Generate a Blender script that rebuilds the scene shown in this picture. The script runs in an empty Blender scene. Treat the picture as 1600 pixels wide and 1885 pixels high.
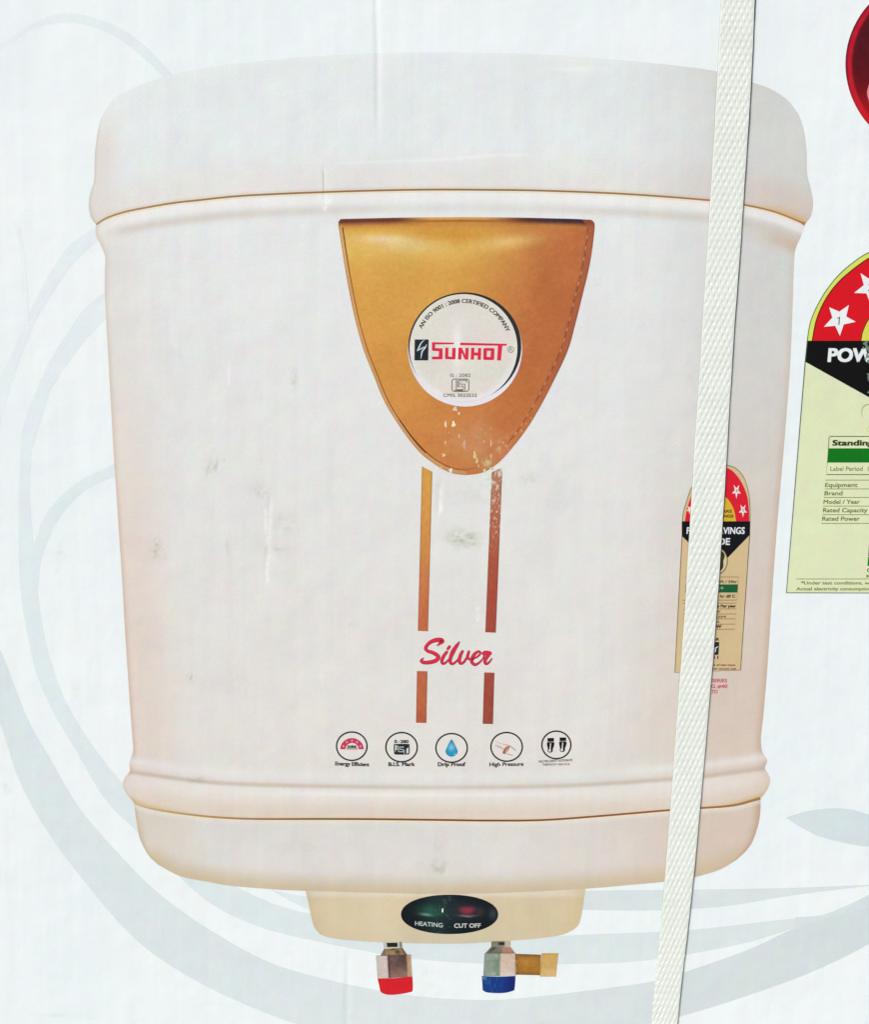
import bpy, math, random
import numpy as np
from mathutils import Vector
from mathutils.geometry import tessellate_polygon

scene = bpy.context.scene
COL = scene.collection

# ------------------------------------------------------------------ camera
# The photograph is a crop: its principal point lies left of the middle, hence
# the lens shift.  Lengths below are metres; the print is laid out on the
# carton's front panel (the plane y = 0, seen from -y).
F_PX, CX, CY = 1973.0, 515.0, 942.5          # focal length and principal point (photo px)
PITCH = math.radians(9.0)
DIST = 0.395
CAM = Vector((0.0, -DIST * math.cos(PITCH), 0.2845))
cam_data = bpy.data.cameras.new("camera")
cam_data.sensor_fit = 'HORIZONTAL'
cam_data.sensor_width = 36.0
cam_data.lens = 36.0 * F_PX / 1600.0
cam_data.shift_x = (800.0 - CX) / 1600.0
cam_data.clip_start = 0.01
cam_data.clip_end = 500.0
cam = bpy.data.objects.new("camera", cam_data)
COL.objects.link(cam)
cam.location = CAM
cam.rotation_euler = (math.radians(90.0) - PITCH, 0, 0)
scene.camera = cam

# ------------------------------------------------------------------ sky, sun, exposure
SUN_EL, SUN_ROT = math.radians(42.0), math.radians(218.0)
world = bpy.data.worlds.new("World")
scene.world = world
world.use_nodes = True
wn = world.node_tree
wn.nodes.clear()
w_out = wn.nodes.new("ShaderNodeOutputWorld")
w_bg = wn.nodes.new("ShaderNodeBackground")
w_sky = wn.nodes.new("ShaderNodeTexSky")
w_sky.sky_type = 'NISHITA'
w_sky.sun_disc = False
w_sky.sun_elevation = SUN_EL
w_sky.sun_rotation = SUN_ROT
w_sky.dust_density = 3.0
w_bg.inputs["Strength"].default_value = 0.10
wn.links.new(w_sky.outputs[0], w_bg.inputs["Color"])
wn.links.new(w_bg.outputs[0], w_out.inputs["Surface"])

sun_data = bpy.data.lights.new("sun", 'SUN')
sun_data.energy = 2.9
sun_data.angle = math.radians(2.0)
sun_data.color = (1.0, 0.965, 0.92)
sun = bpy.data.objects.new("sun", sun_data)
COL.objects.link(sun)
sdir = Vector((math.sin(SUN_ROT) * math.cos(SUN_EL), math.cos(SUN_ROT) * math.cos(SUN_EL), math.sin(SUN_EL)))
sun.rotation_euler = sdir.to_track_quat('Z', 'Y').to_euler()
sun.location = (-1, -2, 2)

vs = scene.view_settings
vs.view_transform = 'Standard'
vs.look = 'None'
vs.exposure = 0.0
vs.gamma = 1.0
vs.use_curve_mapping = False
# radiance of a perfectly white front panel under this light (r, g, b), used to
# turn the colours seen in the photograph into ink reflectances
KRGB = np.array([1.108, 1.070, 1.040])

# ------------------------------------------------------------------ geometry helpers
cp, sp = math.cos(PITCH), math.sin(PITCH)

def P(px, py, h=0.0):
    """Point of the plane y = -h (h in front of the panel) seen at photo pixel px, py."""
    px = np.asarray(px, float); py = np.asarray(py, float)
    u = (px - CX) / F_PX; v = -(py - CY) / F_PX
    t = (-h - CAM.y) / (cp + v * sp)
    X = CAM.x + t * u
    Z = CAM.z + t * (-sp + v * cp)
    return np.stack([X, np.full_like(X, -h), Z], -1)

def unP(X, Z):
    X = np.asarray(X, float) - CAM.x; Y = -CAM.y; Z = np.asarray(Z, float) - CAM.z
    d = cp * Y - sp * Z
    return CX + F_PX * X / d, CY - F_PX * (sp * Y + cp * Z) / d

def lin(c):
    c = np.clip(np.asarray(c, float) / 255.0, 0, 1)
    return np.where(c <= 0.04045, c / 12.92, ((c + 0.055) / 1.055) ** 2.4)

def sstep(a, b, x):
    t = np.clip((x - a) / (b - a), 0, 1)
    return t * t * (3 - 2 * t)

def mixc(c, tgt, w):
    w = np.asarray(w)[..., None]
    return c * (1 - w) + np.asarray(tgt, float) * w

_rng = np.random.RandomState(7)
_lat = _rng.rand(256, 256)

def vnoise(x, y):
    xi = np.floor(x).astype(int); yi = np.floor(y).astype(int)
    fx = x - xi; fy = y - yi
    fx = fx * fx * (3 - 2 * fx); fy = fy * fy * (3 - 2 * fy)
    a = _lat[xi % 256, yi % 256]; b = _lat[(xi + 1) % 256, yi % 256]
    c = _lat[xi % 256, (yi + 1) % 256]; d = _lat[(xi + 1) % 256, (yi + 1) % 256]
    return (a * (1 - fx) + b * fx) * (1 - fy) + (c * (1 - fx) + d * fx) * fy

def fnoise(x, y):
    return (vnoise(x, y) + 0.5 * vnoise(2.03 * x + 17, 2.03 * y + 5) + 0.25 * vnoise(4.1 * x + 3, 4.1 * y + 31)) / 1.75

def spline(pts, n=None, closed=False):
    """Catmull-Rom through the points, resampled to n equal steps."""
    p = np.asarray(pts, float)
    if closed:
        p = np.vstack([p[-1], p, p[0], p[1]])
    else:
        p = np.vstack([2 * p[0] - p[1], p, 2 * p[-1] - p[-2]])
    out = []
    for i in range(1, len(p) - 2):
        t = np.linspace(0, 1, 14, endpoint=False)[:, None]
        a, b, c, d = p[i - 1], p[i], p[i + 1], p[i + 2]
        out.append(0.5 * (2 * b + (c - a) * t + (2 * a - 5 * b + 4 * c - d) * t ** 2 + (3 * b - a - 3 * c + d) * t ** 3))
    out = np.vstack(out + [p[-2][None]])
    if n:
        s = np.concatenate([[0], np.cumsum(np.linalg.norm(np.diff(out, axis=0), axis=1))])
        q = np.linspace(0, s[-1], n)
        out = np.stack([np.interp(q, s, out[:, k]) for k in range(p.shape[1])], -1)
    return out

# ------------------------------------------------------------------ materials
def nd(nt, kind, **kw):
    n = nt.nodes.new(kind)
    for k, v in kw.items():
        setattr(n, k, v)
    return n

def principled(name):
    m = bpy.data.materials.new(name)
    m.use_nodes = True
    return m, m.node_tree, m.node_tree.nodes["Principled BSDF"]

def surface_bump(nt, pb, strength=1.0):
    """Faint vertical flutes of the corrugated board plus paper grain, as fine relief."""
    L = nt.links
    geo = nd(nt, "ShaderNodeNewGeometry")
    mp = nd(nt, "ShaderNodeMapping"); mp.inputs["Scale"].default_value = (190, 190, 3.0)
    L.new(geo.outputs["Position"], mp.inputs["Vector"])
    n1 = nd(nt, "ShaderNodeTexNoise"); n1.inputs["Scale"].default_value = 1.0; n1.inputs["Detail"].default_value = 2
    L.new(mp.outputs[0], n1.inputs["Vector"])
    n2 = nd(nt, "ShaderNodeTexNoise"); n2.inputs["Scale"].default_value = 45.0; n2.inputs["Detail"].default_value = 3
    L.new(geo.outputs["Position"], n2.inputs["Vector"])
    n3 = nd(nt, "ShaderNodeTexNoise"); n3.inputs["Scale"].default_value = 1400.0; n3.inputs["Detail"].default_value = 2
    L.new(geo.outputs["Position"], n3.inputs["Vector"])
    a = nd(nt, "ShaderNodeMath", operation='MULTIPLY_ADD'); a.inputs[1].default_value = 0.00012
    L.new(n1.outputs["Fac"], a.inputs[0])
    b = nd(nt, "ShaderNodeMath", operation='MULTIPLY_ADD'); b.inputs[1].default_value = 0.0006
    L.new(n2.outputs["Fac"], b.inputs[0])
    c = nd(nt, "ShaderNodeMath", operation='MULTIPLY'); c.inputs[1].default_value = 0.00002
    L.new(n3.outputs["Fac"], c.inputs[0])
    L.new(c.outputs[0], b.inputs[2]); L.new(b.outputs[0], a.inputs[2])
    # the pressed vertical crease near the top middle of the panel
    sx = nd(nt, "ShaderNodeSeparateXYZ"); L.new(geo.outputs["Position"], sx.inputs[0])
    tot = a.outputs[0]
    for px0, py0, px1, py1, w, hgt in ((691, -90, 697, 285, 0.0011, -0.00022), (497, 900, 489, 1075, 0.0009, -0.00013), (812, 880, 806, 960, 0.0010, -0.00012),
                                       (596, 300, 598, 400, 0.0006, -0.00010), (640, 1740, 636, 1990, 0.0012, -0.00014)):
        q0, q1 = P(px0, py0), P(px1, py1)
        k = (q1[0] - q0[0]) / (q1[2] - q0[2])
        d = nd(nt, "ShaderNodeMath", operation='MULTIPLY_ADD'); d.inputs[1].default_value = -k; L.new(sx.outputs["Z"], d.inputs[0]); L.new(sx.outputs["X"], d.inputs[2])
        e = nd(nt, "ShaderNodeMath", operation='SUBTRACT'); e.inputs[1].default_value = q0[0] - k * q0[2]; L.new(d.outputs[0], e.inputs[0])
        e2 = nd(nt, "ShaderNodeMath", operation='MULTIPLY_ADD'); e2.inputs[1].default_value = 0.0012; L.new(n2.outputs["Fac"], e2.inputs[0]); L.new(e.outputs[0], e2.inputs[2])
        e3 = nd(nt, "ShaderNodeMath", operation='SUBTRACT'); e3.inputs[1].default_value = 0.0006; L.new(e2.outputs[0], e3.inputs[0])
        f = nd(nt, "ShaderNodeMath", operation='DIVIDE'); f.inputs[1].default_value = w; L.new(e3.outputs[0], f.inputs[0])
        f2 = nd(nt, "ShaderNodeMath", operation='MULTIPLY'); L.new(f.outputs[0], f2.inputs[0]); L.new(f.outputs[0], f2.inputs[1])
        f3 = nd(nt, "ShaderNodeMath", operation='MULTIPLY'); f3.inputs[1].default_value = -1.0; L.new(f2.outputs[0], f3.inputs[0])
        gx_ = nd(nt, "ShaderNodeMath", operation='EXPONENT'); L.new(f3.outputs[0], gx_.inputs[0])
        zl = nd(nt, "ShaderNodeMapRange", interpolation_type='SMOOTHSTEP'); zl.inputs["From Min"].default_value = q1[2]; zl.inputs["From Max"].default_value = q1[2] + 0.3 * (q0[2] - q1[2])
        L.new(sx.outputs["Z"], zl.inputs["Value"])
        zh = nd(nt, "ShaderNodeMapRange", interpolation_type='SMOOTHSTEP'); zh.inputs["From Min"].default_value = q0[2]; zh.inputs["From Max"].default_value = q0[2] - 0.15 * (q0[2] - q1[2])
        L.new(sx.outputs["Z"], zh.inputs["Value"])
        m1 = nd(nt, "ShaderNodeMath", operation='MULTIPLY'); L.new(zl.outputs[0], m1.inputs[0]); L.new(zh.outputs[0], m1.inputs[1])
        m2 = nd(nt, "ShaderNodeMath", operation='MULTIPLY'); L.new(m1.outputs[0], m2.inputs[0]); L.new(gx_.outputs[0], m2.inputs[1])
        m3 = nd(nt, "ShaderNodeMath", operation='MULTIPLY_ADD'); m3.inputs[1].default_value = hgt; L.new(m2.outputs[0], m3.inputs[0]); L.new(tot, m3.inputs[2])
        tot = m3.outputs[0]
    bp = nd(nt, "ShaderNodeBump"); bp.inputs["Strength"].default_value = strength; bp.inputs["Distance"].default_value = 1.0
    L.new(tot, bp.inputs["Height"])
    L.new(bp.outputs[0], pb.inputs["Normal"])
    return geo

def ink_material(name, rough=0.6, spec=0.12, mottle=1.0):
    """Offset-printed ink: colour per vertex (flat print), press mottle, paper relief."""
    m, nt, pb = principled(name)
    L = nt.links
    at = nd(nt, "ShaderNodeAttribute"); at.attribute_name = "ink"
    geo = surface_bump(nt, pb)
    n1 = nd(nt, "ShaderNodeTexNoise"); n1.inputs["Scale"].default_value = 130.0; n1.inputs["Detail"].default_value = 4
    n1.inputs["Roughness"].default_value = 0.65
    L.new(geo.outputs["Position"], n1.inputs["Vector"])
    n2 = nd(nt, "ShaderNodeTexNoise"); n2.inputs["Scale"].default_value = 1900.0; n2.inputs["Detail"].default_value = 1
    L.new(geo.outputs["Position"], n2.inputs["Vector"])
    s = nd(nt, "ShaderNodeVectorMath", operation='SUBTRACT'); s.inputs[1].default_value = (0.5, 0.5, 0.5)
    L.new(n1.outputs["Color"], s.inputs[0])
    k = nd(nt, "ShaderNodeVectorMath", operation='SCALE'); k.inputs["Scale"].default_value = 0.16 * mottle
    L.new(s.outputs[0], k.inputs[0])
    s2 = nd(nt, "ShaderNodeMath", operation='MULTIPLY_ADD'); s2.inputs[1].default_value = 0.16 * mottle; s2.inputs[2].default_value = 1.0 - 0.08 * mottle
    L.new(n2.outputs["Fac"], s2.inputs[0])
    ad = nd(nt, "ShaderNodeVectorMath", operation='ADD')
    L.new(k.outputs[0], ad.inputs[0]); L.new(s2.outputs[0], ad.inputs[1])
    mu = nd(nt, "ShaderNodeVectorMath", operation='MULTIPLY')
    L.new(at.outputs["Color"], mu.inputs[0]); L.new(ad.outputs[0], mu.inputs[1])
    L.new(mu.outputs[0], pb.inputs["Base Color"])
    pb.inputs["Roughness"].default_value = rough
    pb.inputs["Specular IOR Level"].default_value = spec
    return m

M_INK = ink_material("printed_ink")
M_PAPER = ink_material("white_coated_paper", 0.6, 0.12, 0.6)

def simple_material(name, col, rough=0.6, noise_scale=60.0, amp=0.12, spec=0.3):
    m, nt, pb = principled(name)
    L = nt.links
    geo = nd(nt, "ShaderNodeNewGeometry")
    n = nd(nt, "ShaderNodeTexNoise"); n.inputs["Scale"].default_value = noise_scale; n.inputs["Detail"].default_value = 5
    L.new(geo.outputs["Position"], n.inputs["Vector"])
    r = nd(nt, "ShaderNodeMapRange"); r.inputs["To Min"].default_value = 1 - amp; r.inputs["To Max"].default_value = 1 + amp
    L.new(n.outputs["Fac"], r.inputs["Value"])
    v = nd(nt, "ShaderNodeVectorMath", operation='SCALE'); v.inputs[0].default_value = col
    L.new(r.outputs[0], v.inputs["Scale"])
    L.new(v.outputs[0], pb.inputs["Base Color"])
    pb.inputs["Roughness"].default_value = rough
    pb.inputs["Specular IOR Level"].default_value = spec
    return m

M_STRAP = simple_material("white_polypropylene", (0.69, 0.745, 0.705), 0.5, 120.0, 0.07, 0.3)
M_EDGE = simple_material("strap_shadow_dark", (0.045, 0.065, 0.06), 0.6, 900.0, 0.5)  # dark tone standing in for the shadow beside the strap
M_FLOOR = simple_material("grey_concrete", (0.32, 0.31, 0.29), 0.85, 14.0, 0.25)
M_TAPE = simple_material("clear_brown_tape", (0.52, 0.40, 0.25), 0.25, 50.0, 0.08)
M_WHITE = simple_material("white_board", (0.74, 0.77, 0.77), 0.55, 80.0, 0.04)

# ------------------------------------------------------------------ object helpers
def link(ob, parent=None, label=None, cat=None, group=None, kind=None):
    COL.objects.link(ob)
    if parent: ob.parent = parent
    if label: ob["label"] = label
    if cat: ob["category"] = cat
    if group: ob["group"] = group
    if kind: ob["kind"] = kind
    return ob

def raw_mesh(name, verts, faces, mat, parent=None, smooth=False, cols=None, **tags):
    me = bpy.data.meshes.new(name)
    me.from_pydata([tuple(v) for v in verts], [], [tuple(f) for f in faces])
    if cols is not None:
        a = me.color_attributes.new("ink", 'FLOAT_COLOR', 'POINT')
        c4 = np.ones((len(verts), 4)); c4[:, :3] = cols
        a.data.foreach_set("color", c4.ravel())
    me.materials.append(mat)
    if smooth:
        me.polygons.foreach_set("use_smooth", [True] * len(me.polygons))
    me.update()
    return link(bpy.data.objects.new(name, me), parent, **tags)

LAYER = 0.00002     # one layer of ink / sticker film

def reflect(rgb):
    return np.clip(lin(rgb) / KRGB, 0.004, 0.88)

def print_mesh(name, xy, faces, rgb, layer, parent, mat=None, step=None, **tags):
    """A flat printed shape given in photo pixels, laid on the front panel."""
    xy = np.asarray(xy, float)
    V = P(xy[:, 0], xy[:, 1], layer * LAYER)
    if step is not None:            # later strokes lie on top of earlier ones
        V[:, 1] -= step * LAYER
    faces = [tuple(f) for f in faces]
    a = 0.0
    for f in faces[:400]:
        for i in range(len(f)):
            p, q = V[f[i]], V[f[(i + 1) % len(f)]]
            a += p[0] * q[2] - q[0] * p[2]
    if a < 0:
        faces = [f[::-1] for f in faces]
    rgb = np.asarray(rgb, float)
    if rgb.ndim == 1:
        rgb = np.tile(rgb, (len(xy), 1))
    return raw_mesh(name, V, faces, mat or M_INK, parent, cols=reflect(rgb), **tags)

class Shape:
    """Collects polygons (photo px) that are printed together as one mesh."""
    def __init__(self):
        self.v, self.f, self.c, self.k = [], [], [], []
    def done(self):
        if not self.k or self.k[-1] != len(self.v):
            self.k.append(len(self.v))
        return self
    def poly(self, pts, rgb, holes=()):
        loops = [[Vector((float(x), float(y), 0)) for x, y in lp] for lp in [pts, *holes]]
        tri = tessellate_polygon(loops)
        b = len(self.v)
        for lp in loops:
            self.v += [(p.x, p.y) for p in lp]
            self.c += [tuple(rgb)] * len(lp)
        self.f += [(b + i, b + j, b + k) for i, j, k in tri]
        return self
    def rect(self, x0, y0, x1, y1, rgb, lean=True):
        k = (x1 + x0) / 2
        s = lean_at(k, (y0 + y1) / 2) * (y1 - y0) if lean else 0
        return self.poly([(x0 + s / 2, y0), (x1 + s / 2, y0), (x1 - s / 2, y1), (x0 - s / 2, y1)], rgb)
    def ribbon(self, pts, w, rgb, smooth=True, n=None, cap=True):
        """A brush stroke; w is a width or one width per point."""
        w = np.broadcast_to(np.asarray(w, float), (len(pts),))
        q = np.column_stack([np.asarray(pts, float), w])
        if smooth and len(pts) > 2:
            q = spline(q, n or max(12, 6 * len(pts)))
        xy, ww = q[:, :2], q[:, 2]
        t = np.gradient(xy, axis=0); t /= (np.linalg.norm(t, axis=1)[:, None] + 1e-9)
        nrm = np.stack([-t[:, 1], t[:, 0]], -1)
        a = xy + nrm * ww[:, None] / 2; c = xy - nrm * ww[:, None] / 2
        rgb = np.asarray(rgb, float)
        cols = np.tile(rgb, (len(q), 1)) if rgb.ndim == 1 else np.stack(
            [np.interp(np.linspace(0, 1, len(q)), np.linspace(0, 1, len(rgb)), rgb[:, k]) for k in range(3)], -1)
        b = len(self.v); N = len(q)
        self.v += [tuple(p) for p in a] + [tuple(p) for p in c]
        self.c += [tuple(p) for p in cols] * 2
        self.f += [(b + i, b + i + 1, b + N + i + 1, b + N + i) for i in range(N - 1)]
        if cap:
            for e, sgn in ((0, -1), (N - 1, 1)):
                r = ww[e] / 2
                if r < 0.4: continue
                base = len(self.v)
                ang = math.atan2(t[e][1] * sgn, t[e][0] * sgn)
                arc = [(xy[e][0] + r * math.cos(ang + s), xy[e][1] + r * math.sin(ang + s)) for s in np.linspace(-math.pi / 2, math.pi / 2, 8)]
                self.v += arc; self.c += [tuple(cols[e])] * 8
                self.f += [(base, base + i, base + i + 1) for i in range(1, 7)]
        return self
    def ellipse(self, cx, cy, rx, ry, rgb, n=72):
        a = np.linspace(0, 2 * math.pi, n, endpoint=False)
        return self.poly(np.stack([cx + rx * np.cos(a), cy + ry * np.sin(a)], -1), rgb)
    def ring(self, cx, cy, rx, ry, w, rgb, n=72):
        b = len(self.v)
        for k in range(n):
            a = 2 * math.pi * k / n
            self.v += [(cx + (rx + w / 2) * math.cos(a), cy + (ry + w / 2) * math.sin(a)),
                       (cx + (rx - w / 2) * math.cos(a), cy + (ry - w / 2) * math.sin(a))]
            self.c += [tuple(rgb)] * 2
            j = (k + 1) % n
            self.f.append((b + 2 * k, b + 2 * j, b + 2 * j + 1, b + 2 * k + 1))
        return self
    def text(self, s, x0, x1, base, cap, rgb, bold=0.0, tilt=0.0, lean=None, arc=None):
        """Lettering set between x0 and x1 on a baseline; cap = height of capitals."""
        if bold:
            dxb = bold * (x1 - x0) / glyphs(s, 0.0)[2] * 0.9
            dyb = bold * cap / CAPH * 0.7
            for ex, ey in ((-1, -1), (1, 1), (-1, 1), (1, -1)):
                if arc:
                    ar_ = (arc[0] + ex * dxb * 0.02, arc[1], arc[2] + ey * dyb, arc[3] - ex * 0.28, arc[4] - ex * 0.28)
                    self.text(s, x0, x1, base, cap, rgb, 0.0, tilt, lean, ar_)
                else:
                    self.text(s, x0 + dxb * (1 + ex), x1 - dxb * (1 - ex), base + ey * dyb, cap, rgb, 0.0, tilt, lean)
            return self
        v, f, w = glyphs(s, 0.0)
        sx = (x1 - x0) / w; sy = cap / CAPH
        x = x0 + v[:, 0] * sx; up = v[:, 1] * sy
        if arc:
            ax, ay, ar, a0, a1 = arc
            th = np.radians(a0 + (a1 - a0) * (v[:, 0] / w))
            rr = ar + up
            X = ax + rr * np.cos(th); Y = ay - rr * np.sin(th)
        else:
            yb = base + tilt * (x - x0)
            ln = lean_at((x0 + x1) / 2, base) if lean is None else lean
            X = x + up * ln; Y = yb - up
        b = len(self.v)
        self.v += list(zip(X, Y)); self.c += [tuple(rgb)] * len(X)
        self.f += [tuple(b + i for i in q) for q in f]
        return self
    def star(self, cx, cy, r, rgb, rot=0.0, sx=1.0, inner=0.4):
        p = []
        for k in range(10):
            a = math.radians(rot + 36 * k); q = r if k % 2 == 0 else r * inner
            p.append((cx + sx * q * math.cos(a), cy - q * math.sin(a)))
        return self.poly(p, rgb)
    def build(self, name, layer, parent, **tags):
        q = np.searchsorted(np.array(self.k), np.arange(len(self.v)), side='right')
        st = q * min(0.05, 0.8 / max(1, len(self.k)))
        return print_mesh(name, self.v, self.f, np.array(self.c), layer, parent, step=st, **tags)

def _stacked(fn):
    def run(self, *a, **k):
        fn(self, *a, **k)
        return self.done()
    return run
for _n in ("poly", "ribbon", "ring", "text"):
    setattr(Shape, _n, _stacked(getattr(Shape, _n)))

def lean_at(px, py):
    """Upright lines of the panel lean this much (dx per unit of height) in the photograph."""
    return (px - 515.0) / (13400.0 - py)

CAPH = 0.72
_glyph_cache = {}

def glyphs(s, bold):
    key = (s, bold)
    if key in _glyph_cache: return _glyph_cache[key]
    cu = bpy.data.curves.new("t", 'FONT'); cu.body = s; cu.size = 1.0; cu.offset = bold; cu.resolution_u = 3
    if bold: cu.space_character = 1.0 + bold * 1.5
    ob = bpy.data.objects.new("t", cu); COL.objects.link(ob)
    dg = bpy.context.evaluated_depsgraph_get()
    me = ob.evaluated_get(dg).to_mesh()
    v = np.array([(q.co.x, q.co.y) for q in me.vertices]); f = [tuple(p.vertices) for p in me.polygons]
    ob.evaluated_get(dg).to_mesh_clear()
    bpy.data.objects.remove(ob); bpy.data.curves.remove(cu)
    v[:, 0] -= v[:, 0].min()
    _glyph_cache[key] = (v, f, v[:, 0].max())
    return _glyph_cache[key]

_v, _f, _w = glyphs("H", 0.0)
CAPH = _v[:, 1].max()

def coons(T, B, L, R, nu, nv):
    T, B, L, R = spline(T, nu), spline(B, nu), spline(L, nv), spline(R, nv)
    u = np.linspace(0, 1, nu)[None, :, None]; v = np.linspace(0, 1, nv)[:, None, None]
    S = (1 - v) * T[None] + v * B[None] + (1 - u) * L[:, None] + u * R[:, None]
    S -= (1 - u) * (1 - v) * T[0] + u * (1 - v) * T[-1] + (1 - u) * v * B[0] + u * v * B[-1]
    return S

def grid_faces(nu, nv):
    i = np.arange(nv - 1)[:, None] * nu + np.arange(nu - 1)[None]
    return np.stack([i, i + 1, i + nu + 1, i + nu], -1).reshape(-1, 4)

# ------------------------------------------------------------------ floor
ZB = 0.0
raw_mesh("floor", [(-150, -150, 0), (150, -150, 0), (150, 150, 0), (-150, 150, 0)], [(0, 1, 2, 3)], M_FLOOR, kind="structure")

# ------------------------------------------------------------------ carton
XL = float(P(-75, CY)[0]); XR = float(P(1975, CY)[0])
ZT = float(P(CX, -80)[2]); DEPTH = 0.36; BOARD = 0.004; Z0 = 0.002
carton = bpy.data.objects.new("carton", None)
carton.empty_display_size = 0.05
carton.location = (0, 0, 0)
link(carton, None, "large white cardboard carton printed with a cream water heater, badges and grey swirls", "carton")

PAPER = np.array([237, 243, 243], float)
DIRT_PAPER = [(112, 1010, 9, 20, 14), (108, 1050, 6, 14, 9), (135, 1272, 8, 16, 14), (8, 1452, 14, 8, 16), (3, 1415, 6, 6, 12),
              (98, 950, 5, 16, 12), (800, 1850, 30, 30, 9), (110, 1870, 60, 8, 7), (780, 1790, 20, 30, 6)]

def dirty(c, x, y, blobs):
    for bx, by, sx, sy, amt in blobs:
        g = np.exp(-((x - bx) / sx) ** 2 - ((y - by) / sy) ** 2)
        n = fnoise(x / (sx * 0.36) + bx, y / (sy * 0.42) + by)
        c = c - (g * np.clip(3.2 * n - 1.15, 0, 1.3) * amt * 0.8)[..., None] * np.array([1.05, 0.92, 1.3])
    return c

nx, nz = 290, 300
gx, gz = np.meshgrid(np.linspace(XL, XR, nx), np.linspace(ZT, Z0, nz))
px_, py_ = unP(gx.ravel(), gz.ravel())
pc = np.tile(PAPER, (nx * nz, 1))
pc = pc + ((fnoise(px_ / 150.0, py_ / 330.0) - 0.5)[:, None] * np.array([8.0, 4.0, 2.0]) + (fnoise(px_ / 14.0 + 60, py_ / 400.0) - 0.5)[:, None] * 4.0)
pc = dirty(pc, px_, py_, DIRT_PAPER)
pv = np.stack([gx.ravel(), np.zeros(nx * nz), gz.ravel()], -1)
pf = [tuple(int(i) for i in f[::-1]) for f in grid_faces(nx, nz)]
# board thickness behind the printed face
ring = list(range(nx)) + [(r + 1) * nx - 1 for r in range(1, nz)] + [nz * nx - 1 - i for i in range(1, nx)] + [r * nx for r in range(nz - 2, 0, -1)]
nb = len(pv)
pv = np.vstack([pv, pv[ring] + np.array([0, BOARD, 0])])
pc = np.vstack([pc, np.tile([190, 165, 130], (len(ring), 1))])
for i in range(len(ring)):
    j = (i + 1) % len(ring)
    pf.append((ring[i], ring[j], nb + j, nb + i))
pf.append(tuple(nb + i for i in range(len(ring))))
raw_mesh("front_panel", pv, pf, M_PAPER, carton, cols=reflect(pc), label="white front panel with faint vertical flutes and smudges")

def box(name, lo, hi, mat, parent, bev=0.0008, **tags):
    x0, y0, z0 = lo; x1, y1, z1 = hi; b = bev
    import bmesh
    bm = bmesh.new()
    bmesh.ops.create_cube(bm, size=1.0)
    for v in bm.verts:
        v.co = Vector(((x0 + x1) / 2 + v.co.x * (x1 - x0), (y0 + y1) / 2 + v.co.y * (y1 - y0), (z0 + z1) / 2 + v.co.z * (z1 - z0)))
    bmesh.ops.bevel(bm, geom=bm.edges[:], offset=b, segments=2, affect='EDGES')
    me = bpy.data.meshes.new(name); bm.to_mesh(me); bm.free()
    me.materials.append(mat)
    return link(bpy.data.objects.new(name, me), parent, **tags)

g = 0.0003
for x0, x1 in ((XL, XL + BOARD), (XR - BOARD, XR)):
    box("side_panel", (x0, BOARD + g, Z0), (x1, DEPTH - BOARD - g, ZT), M_WHITE, carton)
box("back_panel", (XL, DEPTH - BOARD, Z0), (XR, DEPTH, ZT), M_WHITE, carton)
for y0, y1 in ((0.001, DEPTH / 2 - 0.001), (DEPTH / 2 + 0.001, DEPTH - 0.001)):
    box("top_flap", (XL + 0.001, y0, ZT + g), (XR - 0.001, y1, ZT + g + BOARD), M_WHITE, carton)
    box("bottom_flap", (XL + 0.006, y0 + 0.006, Z0 + g), (XR - 0.006, y1 - 0.006 if y1 > 0.3 else y1, Z0 + g + BOARD), M_WHITE, carton)
box("packing_tape", (XL + 0.0015, DEPTH / 2 - 0.024, ZT + g + BOARD + 0.0001), (XR - 0.0015, DEPTH / 2 + 0.024, ZT + g + BOARD + 0.0004), M_TAPE, carton, bev=0.0001)

# ------------------------------------------------------------------ printed swirls
_band = [0]
def band(up, lo, rgb, layer=1):
    _band[0] += 1
    layer = 0.5 + 0.15 * _band[0]
    a = spline(up, 60); b = spline(lo, 60)
    v = np.vstack([a, b]); f = [(i, i + 1, 61 + i, 60 + i) for i in range(59)]
    c = np.asarray(rgb, float) * 0.8 + PAPER * 0.2
    if c.ndim == 2:
        t = np.linspace(0, 1, 60)
        c = np.stack([np.interp(t, np.linspace(0, 1, len(c)), c[:, k]) for k in range(3)], -1)
        c = np.vstack([c, c])
    return print_mesh("printed_swirl", v, f, c, layer, carton)

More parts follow.
